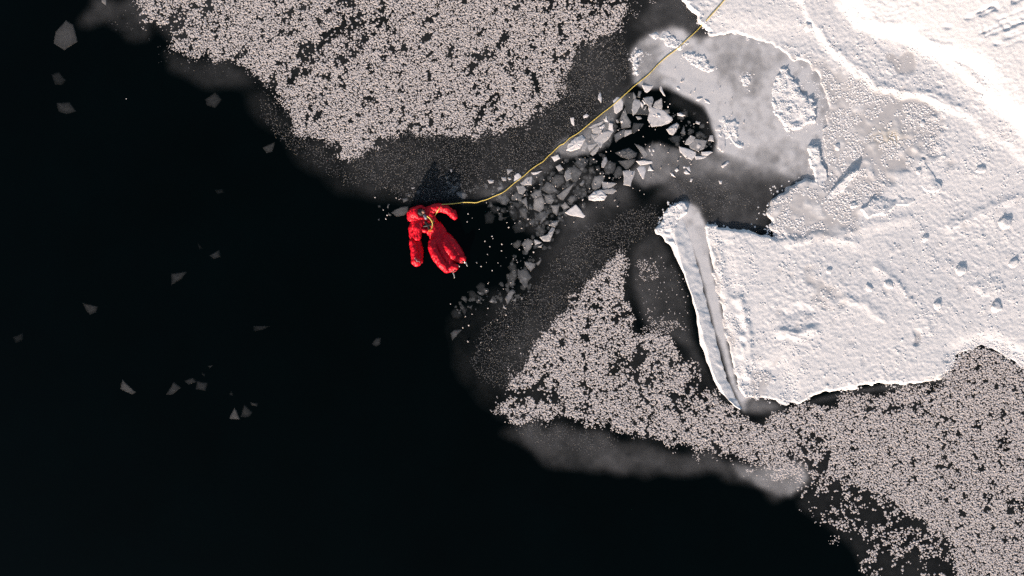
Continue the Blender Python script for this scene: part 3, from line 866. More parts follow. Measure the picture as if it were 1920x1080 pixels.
# ------------------------------------------------------------------ broken ice shards, each a piece of its own
# (tile origin x, y, zoom) then (outline in that tile, grey shown, label)
TILES = {
    'A': (1140, 150, 10.8), 'B': (1240, 150, 10.8), 'C': (1060, 190, 10.8), 'D': (1140, 230, 10.8), 'E': (1240, 230, 10.8), 'F': (1060, 270, 10.8),
    'G': (1140, 300, 10.8), 'H': (1240, 300, 10.8), 'I': (900, 320, 10.8), 'J': (1000, 320, 10.8), 'K': (900, 400, 10.8), 'L': (1000, 400, 10.8),
    'M': (900, 480, 10.8), 'N': (830, 520, 9.0), 'O': (700, 330, 10.8), 'P': (820, 300, 10.8), 'Q': (0, 0, 3.0), 'R': (0, 360, 2.348),
    'X': (0, 0, 1.0), 'V': (1090, 140, 18.0)}
SH = [
    # upper pool
    ('A', [(300, 330), (420, 270), (520, 260), (560, 380), (850, 640), (840, 700), (400, 660), (370, 560), (310, 430)], .27, "broad dark grey ice plate under the leaf-shaped shard in the upper pool"),
    ('A', [(700, 110), (920, 120), (870, 190), (800, 250), (750, 230)], .86, "white wedge of ice stuck on the top rim of the pool"),
    ('A', [(1070, 95), (1100, 180), (1155, 320), (1120, 300), (1060, 220), (1045, 150)], .80, "thin curved white ice sliver at the top right rim of the pool"),
    ('A', [(620, 215), (680, 225), (650, 350), (600, 340)], .40, "small dark upright rectangle of ice in the pool's top notch"),
    ('A', [(515, 240), (575, 330), (570, 380), (505, 380)], .42, "small grey ice piece touching the tip of the leaf-shaped shard"),
    ('A', [(540, 395), (640, 410), (670, 480), (600, 620), (515, 710), (485, 590), (505, 470)], .56, "pale leaf-shaped ice shard with a pointed lower end in the upper pool"),
    ('A', [(720, 370), (910, 320), (925, 390), (880, 545), (840, 540), (770, 470)], .52, "grey triangular ice shard above the large pale plate"),
    ('A', [(695, 410), (715, 400), (770, 475), (740, 495)], .97, "tiny bright white rectangle of ice beside the grey triangle"),
    ('A', [(655, 450), (670, 435), (725, 490), (690, 570)], .92, "tiny bright white ice spike right of the leaf-shaped shard"),
    ('A', [(760, 520), (790, 530), (750, 610), (725, 600)], .50, "tiny grey ice splinter just left of the large pale plate"),
    ('A', [(960, 440), (1080, 375), (1100, 520), (1090, 590), (1000, 580), (915, 540)], .52, "grey ice shard with a bright spot above the large pale plate"),
    ('A', [(830, 565), (900, 560), (1130, 620), (1200, 690), (1280, 750), (1296, 800), (1230, 860), (1070, 915), (900, 935), (820, 800), (855, 660)], .63, "largest pale ice plate in the upper pool with white bits on it"),
    ('A', [(1190, 700), (1290, 760), (1260, 840), (1150, 860)], .72, "light ice facet lying on the right end of the large pale plate"),
    ('A', [(900, 690), (960, 685), (955, 740), (905, 735)], .95, "left one of two white ice bits on the large pale plate"),
    ('A', [(985, 690), (1075, 710), (1065, 760), (1000, 740)], .90, "right one of two white ice bits on the large pale plate"),
    ('A', [(350, 560), (385, 720), (460, 850), (450, 940), (280, 970), (255, 760), (300, 640)], .42, "tall dark grey triangular ice plate at the pool's left side"),
    ('A', [(255, 830), (300, 810), (310, 850), (265, 870)], .72, "tiny white ice crumb on the edge of the tall dark triangle"),
    ('A', [(160, 800), (200, 800), (220, 860), (180, 860)], .45, "small grey ice bit left of the tall dark triangle"),
    ('A', [(520, 870), (750, 880), (620, 1010), (510, 1080), (490, 1000)], .25, "dark greenish triangular ice plate below the black gap of the upper pool"),
    ('A', [(570, 740), (660, 740), (685, 780), (610, 800)], .47, "small flat grey ice bit in the black gap below the leaf-shaped shard"),
    ('A', [(180, 350), (270, 370), (305, 450), (290, 580), (180, 670), (140, 650), (110, 420)], .68, "pale rounded ice piece that the rope passes at the pool's left rim"),
    ('A', [(1150, 600), (1240, 590), (1255, 660), (1200, 690)], .34, "dim round ice bit behind the right end of the large pale plate"),
    ('B', [(380, 640), (530, 620), (540, 740), (330, 800), (320, 740)], .23, "dark greenish ice plate under the bright white sliver"),
    ('B', [(330, 670), (380, 660), (480, 715), (430, 735), (330, 715)], .97, "bright white ice sliver in the dark right part of the pool"),
    ('B', [(705, 825), (790, 850), (770, 900), (695, 870)], .56, "small pale rectangle of ice in the dark right part of the pool"),
    ('B', [(460, 560), (520, 600), (480, 640), (430, 610)], .17, "dim ice bit near the sloping right rim of the pool"),
    ('B', [(640, 660), (720, 640), (690, 700), (630, 700)], .19, "dim flat ice bit left of the pool's right rim"),
    ('B', [(200, 930), (320, 870), (355, 910), (300, 1030), (240, 1110), (170, 1090), (110, 1000)], .60, "pale glowing ice lump right of the large pale plate"),
    ('B', [(460, 915), (485, 1100), (390, 1070)], .35, "thin upright grey triangle of ice right of the glowing lump"),
    ('B', [(300, 150), (350, 140), (385, 190), (330, 215)], .95, "white ice chip on the pale ice above the pool"),
    ('B', [(715, 370), (830, 370), (750, 430), (700, 410)], .95, "left one of two white ice chips by the pool's upper right rim"),
    ('B', [(870, 395), (990, 450), (1000, 490), (900, 450)], .95, "right one of two white ice chips by the pool's upper right rim"),
    ('E', [(590, 255), (685, 300), (650, 380), (560, 440), (485, 430), (500, 370)], .52, "rounded pale ice piece in the pool's lower right corner"),
    ('E', [(690, 330), (910, 370), (860, 520), (730, 570), (600, 520), (560, 440), (640, 400)], .45, "grey ice plate with a small lighter piece in the pool's lower right corner"),
    ('E', [(730, 420), (800, 460), (770, 520), (715, 510)], .58, "small lighter ice piece on the grey plate in the corner"),
    ('E', [(985, 260), (1040, 250), (1070, 380), (950, 360)], .56, "pale ice bit wedged against the pool's right rim"),
    ('E', [(150, 310), (260, 260), (400, 255), (380, 380), (320, 430), (220, 390)], .22, "dark ice plate above the slush on the pool's lower rim"),
    ('E', [(375, 490), (480, 510), (620, 560), (700, 600), (690, 660), (610, 745), (480, 680), (390, 590)], .79, "large white ice chunk on the pool's lower rim"),
    ('E', [(550, 640), (610, 600), (640, 650), (590, 670)], 1.0, "bright white nugget on the large white chunk"),
    ('E', [(820, 590), (1000, 580), (1035, 600), (940, 660), (820, 655)], .77, "upper one of two long white ice pieces right of the large white chunk"),
    ('E', [(690, 680), (940, 680), (880, 720), (710, 750)], .73, "lower one of two long white ice pieces right of the large white chunk"),
    ('E', [(1200, 160), (1240, 200), (1296, 300), (1290, 480), (1255, 580), (1140, 500), (1160, 330)], .86, "tall pale ice blade lying on the ice right of the pool"),
    ('E', [(1060, 80), (1150, 50), (1210, 90), (1200, 160), (1100, 160)], .76, "rounded pale ice piece above the tall pale blade"),
    ('E', [(700, 200), (780, 160), (860, 220), (800, 260), (700, 250)], .22, "dim rounded ice plate in the pool's right bay"),
    ('E', [(830, 270), (920, 250), (940, 310), (850, 330)], .20, "dim small ice plate left of the bit at the right rim"),
    ('E', [(440, 890), (480, 865), (495, 910), (450, 930)], .72, "small ice cube just above the pair of white triangles"),
    ('E', [(270, 960), (310, 915), (355, 960), (310, 1000)], .86, "white ice chip left of the pair of white triangles"),
    ('E', [(510, 900), (570, 885), (595, 1000), (540, 970)], .76, "rear one of the pair of white ice triangles below the pool"),
    ('E', [(500, 950), (580, 1040), (500, 1040), (455, 1010)], .96, "front one of the pair of white ice triangles below the pool"),
    ('H', [(195, 265), (230, 265), (290, 350), (200, 310)], .86, "white ice sliver left of the loose triangles on grey ice"),
    ('H', [(600, 375), (645, 380), (610, 445), (580, 430)], .62, "small grey ice cube below the pair of white triangles"),
    ('H', [(1165, 420), (1235, 415), (1220, 480), (1185, 480)], .82, "lone white ice cube on the grey ice above the big floe"),
    ('X', [(1353, 311), (1365, 301), (1367.5, 305), (1356, 314)], .86, "white ice bar on grey ice right of the pool's lower rim"),
    ('V', [(630, 580), (665, 640), (690, 790), (670, 940), (565, 810), (580, 690)], .80, "pointed white ice shard alone on dark ice left of the rope"),
    # left rim of the pool
    ('C', [(100, 335), (170, 330), (185, 480), (165, 500), (125, 450)], .80, "upright white ice chip on dark speckled ice left of the rope"),
    ('C', [(365, 290), (430, 250), (475, 285), (440, 320), (370, 335)], .82, "oval white ice chip on dark speckled ice close to the rope"),
    ('C', [(480, 530), (550, 480), (760, 400), (740, 460), (600, 520), (540, 540)], .55, "long flat pale ice piece right under the rope"),
    ('C', [(540, 560), (640, 510), (740, 590), (690, 670), (560, 640)], .50, "grey ice piece left of the white chunk on the channel's upper rim"),
    ('C', [(830, 280), (870, 420), (790, 400)], .96, "white ice spike standing on the channel's upper rim"),
    ('C', [(520, 660), (680, 670), (570, 755)], .45, "grey ice wedge above the big grey triangle"),
    ('C', [(580, 770), (720, 650), (860, 600), (950, 630), (860, 770), (760, 850), (720, 940)], .56, "big grey triangular ice plate below the white spike"),
    ('C', [(890, 440), (960, 460), (975, 600), (950, 620), (870, 560)], .82, "white ice corner at the right end of the big grey triangle"),
    ('C', [(680, 520), (790, 460), (800, 500), (750, 580), (700, 550)], .93, "white ice chunk just below the white spike"),
    ('C', [(450, 880), (640, 855), (490, 1020), (460, 960)], .50, "grey ice triangle paired with a bar, left of the channel's black water"),
    ('F', [(500, 190), (660, 30), (700, 60), (610, 200), (550, 240)], .46, "grey ice bar paired with a triangle, left of the channel's black water"),
    ('C', [(340, 870), (420, 800), (450, 880), (400, 1000), (330, 1000)], .45, "grey ice piece right of the snowy lump beside the rope"),
    ('C', [(70, 860), (200, 740), (330, 690), (400, 770), (340, 870), (300, 940), (120, 1000), (30, 980)], .72, "frost-covered pale ice lump beside the rope"),
    ('D', [(130, 240), (340, 120), (330, 270), (160, 385)], .38, "grey four-sided ice plate above the channel's black water"),
    ('C', [(820, 830), (900, 810), (970, 790), (870, 950), (830, 900)], .22, "dark ice triangle below the big grey triangle"),
    ('D', [(350, 150), (470, 145), (480, 210), (340, 285), (330, 220)], .52, "pale square ice plate right of the four-sided plate"),
    ('D', [(850, 470), (900, 340), (930, 380), (880, 510)], .17, "dim narrow ice blade above three tiny round bits"),
    ('D', [(545, 430), (700, 490), (805, 640), (735, 715), (650, 580)], .41, "dark grey ice blade slanting down in the channel's middle"),
    ('D', [(820, 530), (850, 520), (870, 580), (845, 600)], .62, "left one of three tiny round ice bits"),
    ('D', [(900, 540), (940, 530), (940, 580), (905, 580)], .66, "right one of three tiny round ice bits"),
    ('D', [(870, 610), (910, 605), (910, 660), (875, 660)], .58, "lowest of three tiny round ice bits"),
    ('D', [(165, 610), (260, 570), (420, 510), (580, 610), (560, 680), (430, 735), (270, 690)], .31, "dark mottled ice plate left of the slanting blade"),
    ('D', [(210, 780), (545, 740), (520, 820), (390, 950), (350, 930)], .30, "dark ice triangle pointing down below the mottled plate"),
    ('D', [(580, 780), (700, 765), (890, 780), (900, 820), (660, 860)], .70, "long white ice bar above the pale kite-shaped shard"),
    ('G', [(590, 170), (640, 130), (740, 130), (770, 190), (735, 340), (710, 380), (640, 270)], .68, "pale kite-shaped ice shard on the channel's lower rim"),
    ('G', [(840, 120), (925, 215), (805, 215)], .88, "small white triangle of ice right of the kite-shaped shard"),
    ('G', [(310, 230), (380, 215), (540, 225), (535, 290), (480, 420), (460, 515), (320, 490), (330, 340)], .57, "pale blocky ice plate left of the kite-shaped shard"),
    ('G', [(200, 120), (260, 140), (310, 290), (180, 355), (105, 290)], .25, "dark ice plate left of the pale blocky plate"),
    ('F', [(860, 340), (1020, 390), (1010, 500), (960, 590), (820, 580), (790, 510)], .25, "dark five-sided ice plate right of the bent pale sliver"),
    ('F', [(790, 270), (830, 265), (850, 350), (780, 470), (740, 460), (735, 390)], .52, "bent pale ice sliver in the channel's middle"),
    ('F', [(190, 390), (300, 280), (470, 300), (440, 400), (340, 520), (220, 430)], .26, "dark bluish four-sided ice plate below the frosted lump"),
    ('F', [(480, 250), (560, 260), (620, 310), (560, 390), (480, 390)], .20, "dim ice plate right of the bluish four-sided plate"),
    ('F', [(60, 490), (200, 460), (340, 560), (300, 640), (220, 760), (120, 720), (110, 580)], .30, "dark brownish ice plate with a frosted right edge"),
    ('F', [(0, 550), (60, 525), (110, 570), (120, 690), (20, 740), (-20, 640)], .46, "pale ice piece on the left side of the brownish plate"),
    ('F', [(420, 660), (500, 590), (560, 680), (520, 800), (430, 870), (400, 780)], .20, "dark upright ice plate left of the channel's slush"),
    ('F', [(480, 470), (560, 450), (590, 520), (520, 570), (470, 530)], .21, "dim ice lump above the dark upright plate"),
    ('F', [(600, 450), (690, 420), (710, 490), (640, 530)], .19, "dim ice lump left of the bent pale sliver"),
    ('F', [(600, 660), (700, 640), (800, 640), (770, 740), (700, 880), (560, 900), (540, 800)], .40, "grey slushy ice plate at the channel's lower rim"),
    ('F', [(750, 760), (960, 780), (1035, 800), (900, 890), (760, 910)], .50, "upper one of two grey ice wedges pointing right"),
    ('F', [(720, 940), (960, 900), (1030, 940), (960, 1010), (800, 1000)], .48, "lower one of two grey ice wedges pointing right"),
    ('F', [(480, 1060), (580, 970), (720, 930), (830, 1050), (780, 1130), (600, 1150), (480, 1130)], .66, "frosted pale ice lump on the channel's lower rim"),
    # middle of the channel
    ('J', [(480, 500), (720, 330), (815, 275), (700, 470), (610, 590), (530, 560)], .41, "long grey spear-shaped ice shard in the channel"),
    ('J', [(700, 580), (750, 510), (850, 510), (840, 590), (770, 695)], .33, "dark ice shard pointing down below the spear-shaped one"),
    ('J', [(660, 845), (860, 700), (960, 810), (1045, 910), (1010, 950), (880, 920), (720, 890)], .67, "large pale ice triangle with a sparkling lower edge"),
    ('J', [(60, 400), (150, 385), (170, 510), (0, 550), (-60, 480)], .38, "grey ice piece above the large pale slab in the rubble"),
    ('J', [(230, 500), (350, 480), (450, 610), (380, 680), (240, 640)], .38, "brownish grey ice piece right of the large pale slab in the rubble"),
    ('J', [(20, 570), (180, 530), (220, 640), (210, 760), (130, 835), (10, 770)], .43, "large pale slab with a bright lower edge amid the rubble"),
    ('J', [(190, 340), (270, 225), (400, 280), (480, 400), (330, 470), (200, 400)], .32, "dark grey five-sided ice plate above the brownish piece"),
    ('J', [(360, 700), (530, 700), (480, 900), (400, 840)], .41, "grey ice triangle pointing down in the lower rubble"),
    ('J', [(560, 700), (650, 640), (740, 740), (620, 790)], .43, "grey ice piece left of the large pale triangle"),
    ('J', [(100, 180), (190, 80), (250, 200), (180, 210)], .20, "dark ice wedge below the white wedge at the rope"),
    ('J', [(370, 200), (450, 80), (600, 100), (620, 230), (490, 340), (370, 250)], .25, "dark ice plate left of the pale blurred piece"),
    ('J', [(790, 430), (880, 330), (1050, 360), (1040, 500), (1000, 580), (850, 500)], .18, "very dark ice plate right of the spear with sparkling edge"),
    ('J', [(940, 270), (1010, 180), (1040, 250), (980, 310)], .42, "small pale ice nub above the very dark plate"),
    ('J', [(40, 900), (160, 830), (330, 840), (320, 880), (200, 1000), (50, 990)], .28, "dark speckled ice plate below the large pale slab"),
    ('L', [(130, 180), (160, 120), (240, 50), (250, 80), (160, 210)], .33, "grey ice bar leaning on the dark speckled plate"),
    ('L', [(180, 200), (260, 130), (320, 140), (310, 220), (230, 250)], .20, "dark ice piece right of the leaning grey bar"),
    # rope side of the channel
    ('I', [(700, 100), (770, 50), (840, 120), (790, 190), (690, 230)], .74, "white ice piece on the upper side of the rope"),
    ('I', [(820, 250), (960, 130), (1050, 120), (1040, 285), (860, 285)], .56, "pale square ice plate under the rope"),
    ('I', [(740, 310), (880, 300), (930, 380), (860, 480), (780, 450)], .45, "grey rounded ice plate just below the rope"),
    ('I', [(430, 130), (530, 130), (530, 200), (460, 200)], .52, "pale square ice chip on grey ice above the rope"),
    ('I', [(565, 140), (620, 135), (630, 180), (580, 185)], .55, "small pale ice chip between the square chip and the rope"),
    ('I', [(160, 190), (280, 190), (270, 240), (190, 255)], .58, "flat pale ice chip on grey ice left of the square chip"),
    ('I', [(345, 350), (450, 290), (480, 350), (380, 400)], .40, "grey ice chip just above the bend of the rope"),
    ('I', [(1030, 40), (1250, 10), (1170, 60), (1080, 80)], .86, "white ice wedge touching the rope from below"),
    ('I', [(545, -30), (670, -20), (560, 80)], .50, "pale triangular ice chip on grey ice well above the rope"),
    ('X', [(1034, 294), (1046, 290), (1050, 297), (1040, 303)], .72, "crumbly white ice chip right of the rope beside the frosted lump"),
    ('X', [(1042, 312), (1050, 308), (1056, 316), (1048, 321)], .52, "pale round ice bit above the pale blurred piece"),
    ('I', [(400, 540), (520, 460), (600, 600), (530, 690), (430, 640)], .27, "dark ice plate under the bend of the rope"),
    ('I', [(640, 520), (740, 430), (850, 500), (830, 600), (640, 590)], .32, "grey ice plate right of the rope's bend"),
    ('I', [(840, 610), (940, 530), (970, 790), (900, 680)], .38, "thin pointed grey ice shard left of the large pale slab"),
    ('I', [(610, 620), (790, 640), (850, 690), (770, 770)], .20, "dark ice triangle left of the thin pointed shard"),
    ('I', [(790, 790), (880, 740), (940, 800), (960, 1000), (840, 920)], .26, "dark ice plate with a lighter left half below the thin shard"),
    ('I', [(990, 710), (1075, 710), (1070, 780), (990, 790)], .30, "small grey ice square left of the large pale slab"),
    ('I', [(560, 720), (680, 700), (760, 830), (760, 960), (680, 1020), (600, 880)], .135, "dim long submerged ice plate at the channel's dark mouth"),
    ('I', [(410, 750), (530, 740), (540, 860), (430, 850)], .15, "dim submerged ice square left of the long submerged plate"),
    ('I', [(200, 770), (300, 700), (400, 760), (380, 850), (280, 870)], .145, "dim submerged ice plate under the rope near the person"),
    ('I', [(90, 900), (180, 810), (310, 920), (260, 1060), (120, 1070)], .13, "largest dim submerged ice plate near the person's hand"),
    ('I', [(440, 950), (590, 920), (500, 1010)], .13, "dim submerged ice triangle at the channel's mouth"),
    # lower side of the mouth
    ('K', [(650, 270), (740, 180), (820, 150), (920, 210), (900, 360), (720, 400)], .15, "dim round ice plate with one bright fleck at the channel's mouth"),
    ('K', [(670, 620), (760, 540), (830, 560), (820, 650), (760, 710), (690, 690)], .24, "dark round ice piece left of the smooth grey piece"),
    ('K', [(850, 620), (910, 550), (970, 515), (1080, 560), (1030, 700), (960, 805), (910, 750)], .37, "smooth grey ice piece with a pointed lower end beside the black water"),
    ('L', [(20, 320), (100, 240), (200, 290), (270, 350), (220, 400), (140, 395)], .22, "dark ice piece above the frosted boot-shaped one"),
    ('L', [(140, 480), (290, 420), (370, 290), (430, 310), (340, 560), (220, 560)], .52, "frosted boot-shaped ice piece on the grey ice rim"),
    ('L', [(310, 240), (390, 150), (520, 145), (440, 280)], .43, "grey frosted ice plate above the boot-shaped piece"),
    ('K', [(1100, 530), (1160, 540), (1240, 590), (1120, 640)], .52, "pale small ice triangle below the boot-shaped piece"),
    ('K', [(1170, 680), (1260, 630), (1240, 690)], .52, "pale ice splinter below the small triangle at the grey rim"),
    ('K', [(990, 190), (1080, 100), (1100, 180), (1080, 265)], .25, "small dark ice triangle with a bright tip in the lower rubble"),
    ('M', [(905, 120), (1120, 150), (1110, 220), (1030, 310), (960, 240)], .41, "grey ice triangle pointing down below the channel"),
    ('M', [(1130, 150), (1240, 60), (1240, 100), (1180, 190)], .36, "small grey ice shard right of the downward grey triangle"),
    ('M', [(560, 220), (660, 110), (740, 180), (745, 270), (680, 330), (600, 290)], .18, "upper dim ice plate on the rim right of the person's feet"),
    ('M', [(540, 400), (660, 280), (750, 270), (745, 440), (680, 560), (610, 630), (560, 540)], .22, "dim ice plate with a bright lower tip right of the person's feet"),
    ('M', [(760, 300), (880, 260), (960, 300), (1040, 430), (960, 520), (960, 600), (910, 640), (820, 520), (780, 420)], .31, "large ragged grey ice plate with bright flecks right of the person's feet"),
    ('M', [(590, 720), (650, 680), (710, 710), (620, 880), (560, 970), (510, 860)], .39, "slanting grey ice bar on the rim of the lower ice"),
    ('M', [(640, 900), (740, 830), (730, 925)], .36, "small grey ice triangle right of the slanting bar"),
    ('M', [(820, 830), (880, 830), (850, 900)], .42, "tiny pale ice triangle on grey ice right of the slanting bar"),
    ('M', [(180, 920), (240, 870), (290, 910), (260, 950)], .42, "pale ice chip with a bright edge left of the slanting bar"),
    ('M', [(480, 990), (540, 1080), (470, 1050)], .50, "tiny white ice chip just below the slanting bar"),
    ('N', [(560, 160), (640, 80), (710, 110), (720, 210), (760, 290), (660, 290)], .165, "dim large ice plate at the lower ice's upper left corner"),
    ('N', [(440, 230), (500, 210), (620, 310), (560, 400), (450, 350)], .135, "very dim ice plate with a bright fleck below the person's feet"),
    ('N', [(300, 510), (370, 490), (420, 530), (370, 650)], .15, "dim ice triangle in black water beside the lower ice"),
    ('N', [(140, 590), (200, 520), (280, 540), (330, 640), (270, 700), (170, 680)], .12, "faint round submerged ice plate left of the dim triangle"),
    ('N', [(140, 940), (200, 890), (320, 885), (165, 1055)], .26, "lone grey ice triangle in black water left of the speckled ice"),
    ('N', [(440, 500), (510, 460), (480, 540)], .24, "small grey ice splinter at the tip of the lower ice"),
    # around the head and arm
    ('O', [(370, 740), (430, 690), (560, 630), (700, 620), (690, 720), (620, 790), (480, 810)], .28, "dark grey ice plate touching the red hood"),
    ('O', [(80, 600), (150, 580), (150, 640), (100, 640)], .22, "small dark ice bit farthest left of the red hood"),
    ('O', [(280, 640), (300, 560), (320, 570), (300, 650)], .40, "thin upright ice sliver left of the plate at the hood"),
    ('O', [(300, 740), (365, 780), (350, 810), (300, 800)], .30, "small grey ice triangle left of the plate at the hood"),
    ('O', [(580, 460), (690, 440), (710, 480), (610, 540)], .31, "grey ice chip above the plate at the hood"),
    ('O', [(690, 380), (740, 350), (760, 390), (730, 420)], .30, "small grey ice chip on the speckled ice above the hood"),
    ('O', [(770, 230), (840, 230), (820, 255), (770, 255)], .47, "pale flat ice chip on the speckled ice above the hood"),
    ('O', [(90, 880), (130, 850), (120, 905)], .30, "tiny ice chip in black water left of the hood"),
    ('O', [(870, 300), (950, 290), (930, 350), (880, 370)], .28, "grey ice chip at the edge of the person's shadow"),
    ('P', [(380, 660), (480, 650), (600, 690), (560, 770), (500, 790), (400, 720)], .33, "grey ragged ice plate above the rope right of the raised arm"),
    ('P', [(130, 360), (250, 310), (200, 400)], .36, "pale ice triangle inside the person's shadow"),
    ('P', [(265, 190), (300, 185), (300, 240), (270, 245)], .47, "tiny pale ice chip between the two shadows on the ice"),
    ('P', [(330, 540), (440, 430), (420, 610)], .20, "dim ice triangle in the right shadow on the ice"),
    ('P', [(100, 540), (180, 520), (225, 590), (190, 605)], .20, "dim ice plate in shadow straight above the raised arm"),
    ('P', [(1085, 685), (1190, 665), (1110, 710)], .40, "thin pale ice splinter under the rope left of its bend"),
    # drifting in the black water on the left
    ('Q', [(370, 120), (410, 145), (430, 230), (360, 275), (305, 240), (315, 180)], .32, "largest grey ice plate drifting at the upper left"),
    ('Q', [(290, 420), (330, 405), (370, 450), (350, 475), (310, 475)], .165, "dim ice plate below the largest one at the upper left"),
    ('Q', [(320, 580), (390, 575), (425, 625), (370, 640), (330, 625)], .21, "lowest of the three ice plates in a column at the upper left"),
    ('Q', [(570, -8), (595, -8), (595, 28), (570, 10)], .47, "pale ice chip cut by the top edge of the picture"),
    ('Q', [(1155, 560), (1210, 520), (1245, 560), (1210, 605), (1165, 590)], .21, "dim ice plate just off the left edge of the upper frost field"),
    ('Q', [(1480, 830), (1545, 800), (1530, 850), (1500, 860)], .24, "small ragged ice plate at the frost field's lower left fringe"),
    ('R', [(755, 360), (820, 352), (800, 380), (755, 408)], .22, "dim arrow-shaped ice shard drifting in mid black water"),
    ('R', [(920, 280), (965, 255), (970, 285), (940, 295)], .21, "dim ice shard drifting above and right of the arrow-shaped one"),
    ('R', [(868, 220), (893, 250), (875, 250)], .10, "faintest small ice splinter left of the shard above the arrow"),
    ('R', [(365, 488), (430, 505), (420, 530), (395, 540), (378, 520)], .21, "dim five-sided ice shard alone left of the arrow-shaped one"),
    ('R', [(55, 640), (100, 620), (100, 650), (70, 665)], .125, "faint ice plate near the left edge of the picture"),
    ('R', [(1115, 590), (1190, 590), (1150, 608), (1118, 612)], .15, "dim flat ice splinter alone below the person's left"),
    ('R', [(540, 828), (595, 880), (580, 890), (530, 868)], .31, "grey ice shard leftmost of the lower drifting group"),
    ('R', [(735, 890), (765, 838), (795, 862), (760, 890)], .24, "glinting ice shard second from left in the lower drifting group"),
    ('R', [(812, 830), (850, 818), (865, 835), (830, 848)], .20, "flat dim ice shard in the middle of the lower drifting group"),
    ('R', [(868, 832), (912, 840), (905, 875), (862, 868)], .21, "square dim ice shard in the middle of the lower drifting group"),
    ('R', [(885, 795), (905, 800), (900, 815)], .15, "tiny dim ice bit above the square drifting shard"),
    ('R', [(912, 765), (940, 762), (922, 775)], .20, "tiny ice bit topmost in the lower drifting group"),
    ('R', [(1005, 1000), (1033, 950), (1055, 1000)], .31, "grey triangular ice shard lowest in the drifting group"),
    ('R', [(1060, 990), (1075, 935), (1110, 970), (1095, 990)], .20, "dim ice shard right beside the lowest grey triangle"),
    ('R', [(1100, 925), (1135, 930), (1132, 945), (1105, 940)], .20, "small flat ice bit rightmost in the lower drifting group"),
    ('R', [(1008, 895), (1018, 872), (1028, 895)], .16, "tiny ice bit above the lowest grey triangle"),
    ('X', [(697, 645), (705, 634), (714, 633), (713, 645), (705, 650)], .15, "dim ice shard alone in black water below the person"),
    ('X', [(402, 356), (418, 354), (420, 361), (408, 364)], .10, "faint ice bit high in the black water left of the person"),
]
FROSTED = {"frost-covered pale ice lump beside the rope": 0.02, "frosted pale ice lump on the channel's lower rim": 0.018,
           "dark mottled ice plate left of the slanting blade": 0.012, "frosted boot-shaped ice piece on the grey ice rim": 0.015,
           "grey frosted ice plate above the boot-shaped piece": 0.012, "pale glowing ice lump right of the large pale plate": 0.014}
srng = random.Random(5)


def shard_mesh(pts, thick, seed, mound=0.0, rim=1.0):
    """a plate with a chipped outline, a rounded top edge and an uneven surface"""
    q = []
    n = len(pts)
    for a in range(n):
        p0, p1 = Vector(pts[a]), Vector(pts[(a + 1) % n])
        L = (p1 - p0).length
        m = max(1, int(L / 0.045))
        nrm = Vector((-(p1 - p0).y, (p1 - p0).x)) / max(L, 1e-6)
        for t in range(m):
            f = t / m
            w = 0 if t == 0 else srng.uniform(-1, 1) * min(0.006, L * 0.05)
            q.append(p0.lerp(p1, f) + nrm * w)
    area = sum(q[i].x * q[(i + 1) % len(q)].y - q[(i + 1) % len(q)].x * q[i].y for i in range(len(q)))
    if area < 0:
        q.reverse()
    c = sum(q, Vector((0, 0))) / len(q)
    size = sum((p - c).length for p in q) / len(q)
    rings = [(1.0, -thick), (1.0, -0.008 - 0.2 * thick), (1 - min(0.5, 0.006 / size), -0.002), (1 - min(0.6, 0.03 / size), 0.001), (0.4, 0.0015)]
    rims = [rim * 0.6, rim * 0.6, rim, 0.5 + 0.5 * rim, 1.0]
    verts, faces = [], []
    N = len(q)
    for ri, (s, z) in enumerate(rings):
        for p in q:
            v = c + (p - c) * s
            dz = 0.0
            if ri >= 2:
                dz = 0.0035 * mnoise.noise(Vector((v.x * 9 + seed, v.y * 9, seed * 1.7)))
                if mound:
                    dz += mound * (1 - s ** 2 * 0.9) * (1 + 0.9 * mnoise.noise(Vector((v.x * 22 + seed, v.y * 22, 3))))
            verts.append((v.x, v.y, z + dz))
    for ri in range(len(rings) - 1):
        for a in range(N):
            b = (a + 1) % N
            faces.append((ri * N + a, ri * N + b, (ri + 1) * N + b, (ri + 1) * N + a))
    top = (len(rings) - 1) * N
    verts.append((c.x, c.y, 0.002 + mound))
    for a in range(N):
        faces.append((top + a, top + (a + 1) % N, len(verts) - 1))
    me = bpy.data.meshes.new("ice_shard")
    me.from_pydata(verts, [], faces)
    me.update()
    at = me.attributes.new('rim', 'FLOAT', 'POINT')
    at.data.foreach_set('value', np.array([r_ for r_ in rims for _ in range(N)] + [1.0], np.float32))
    return me


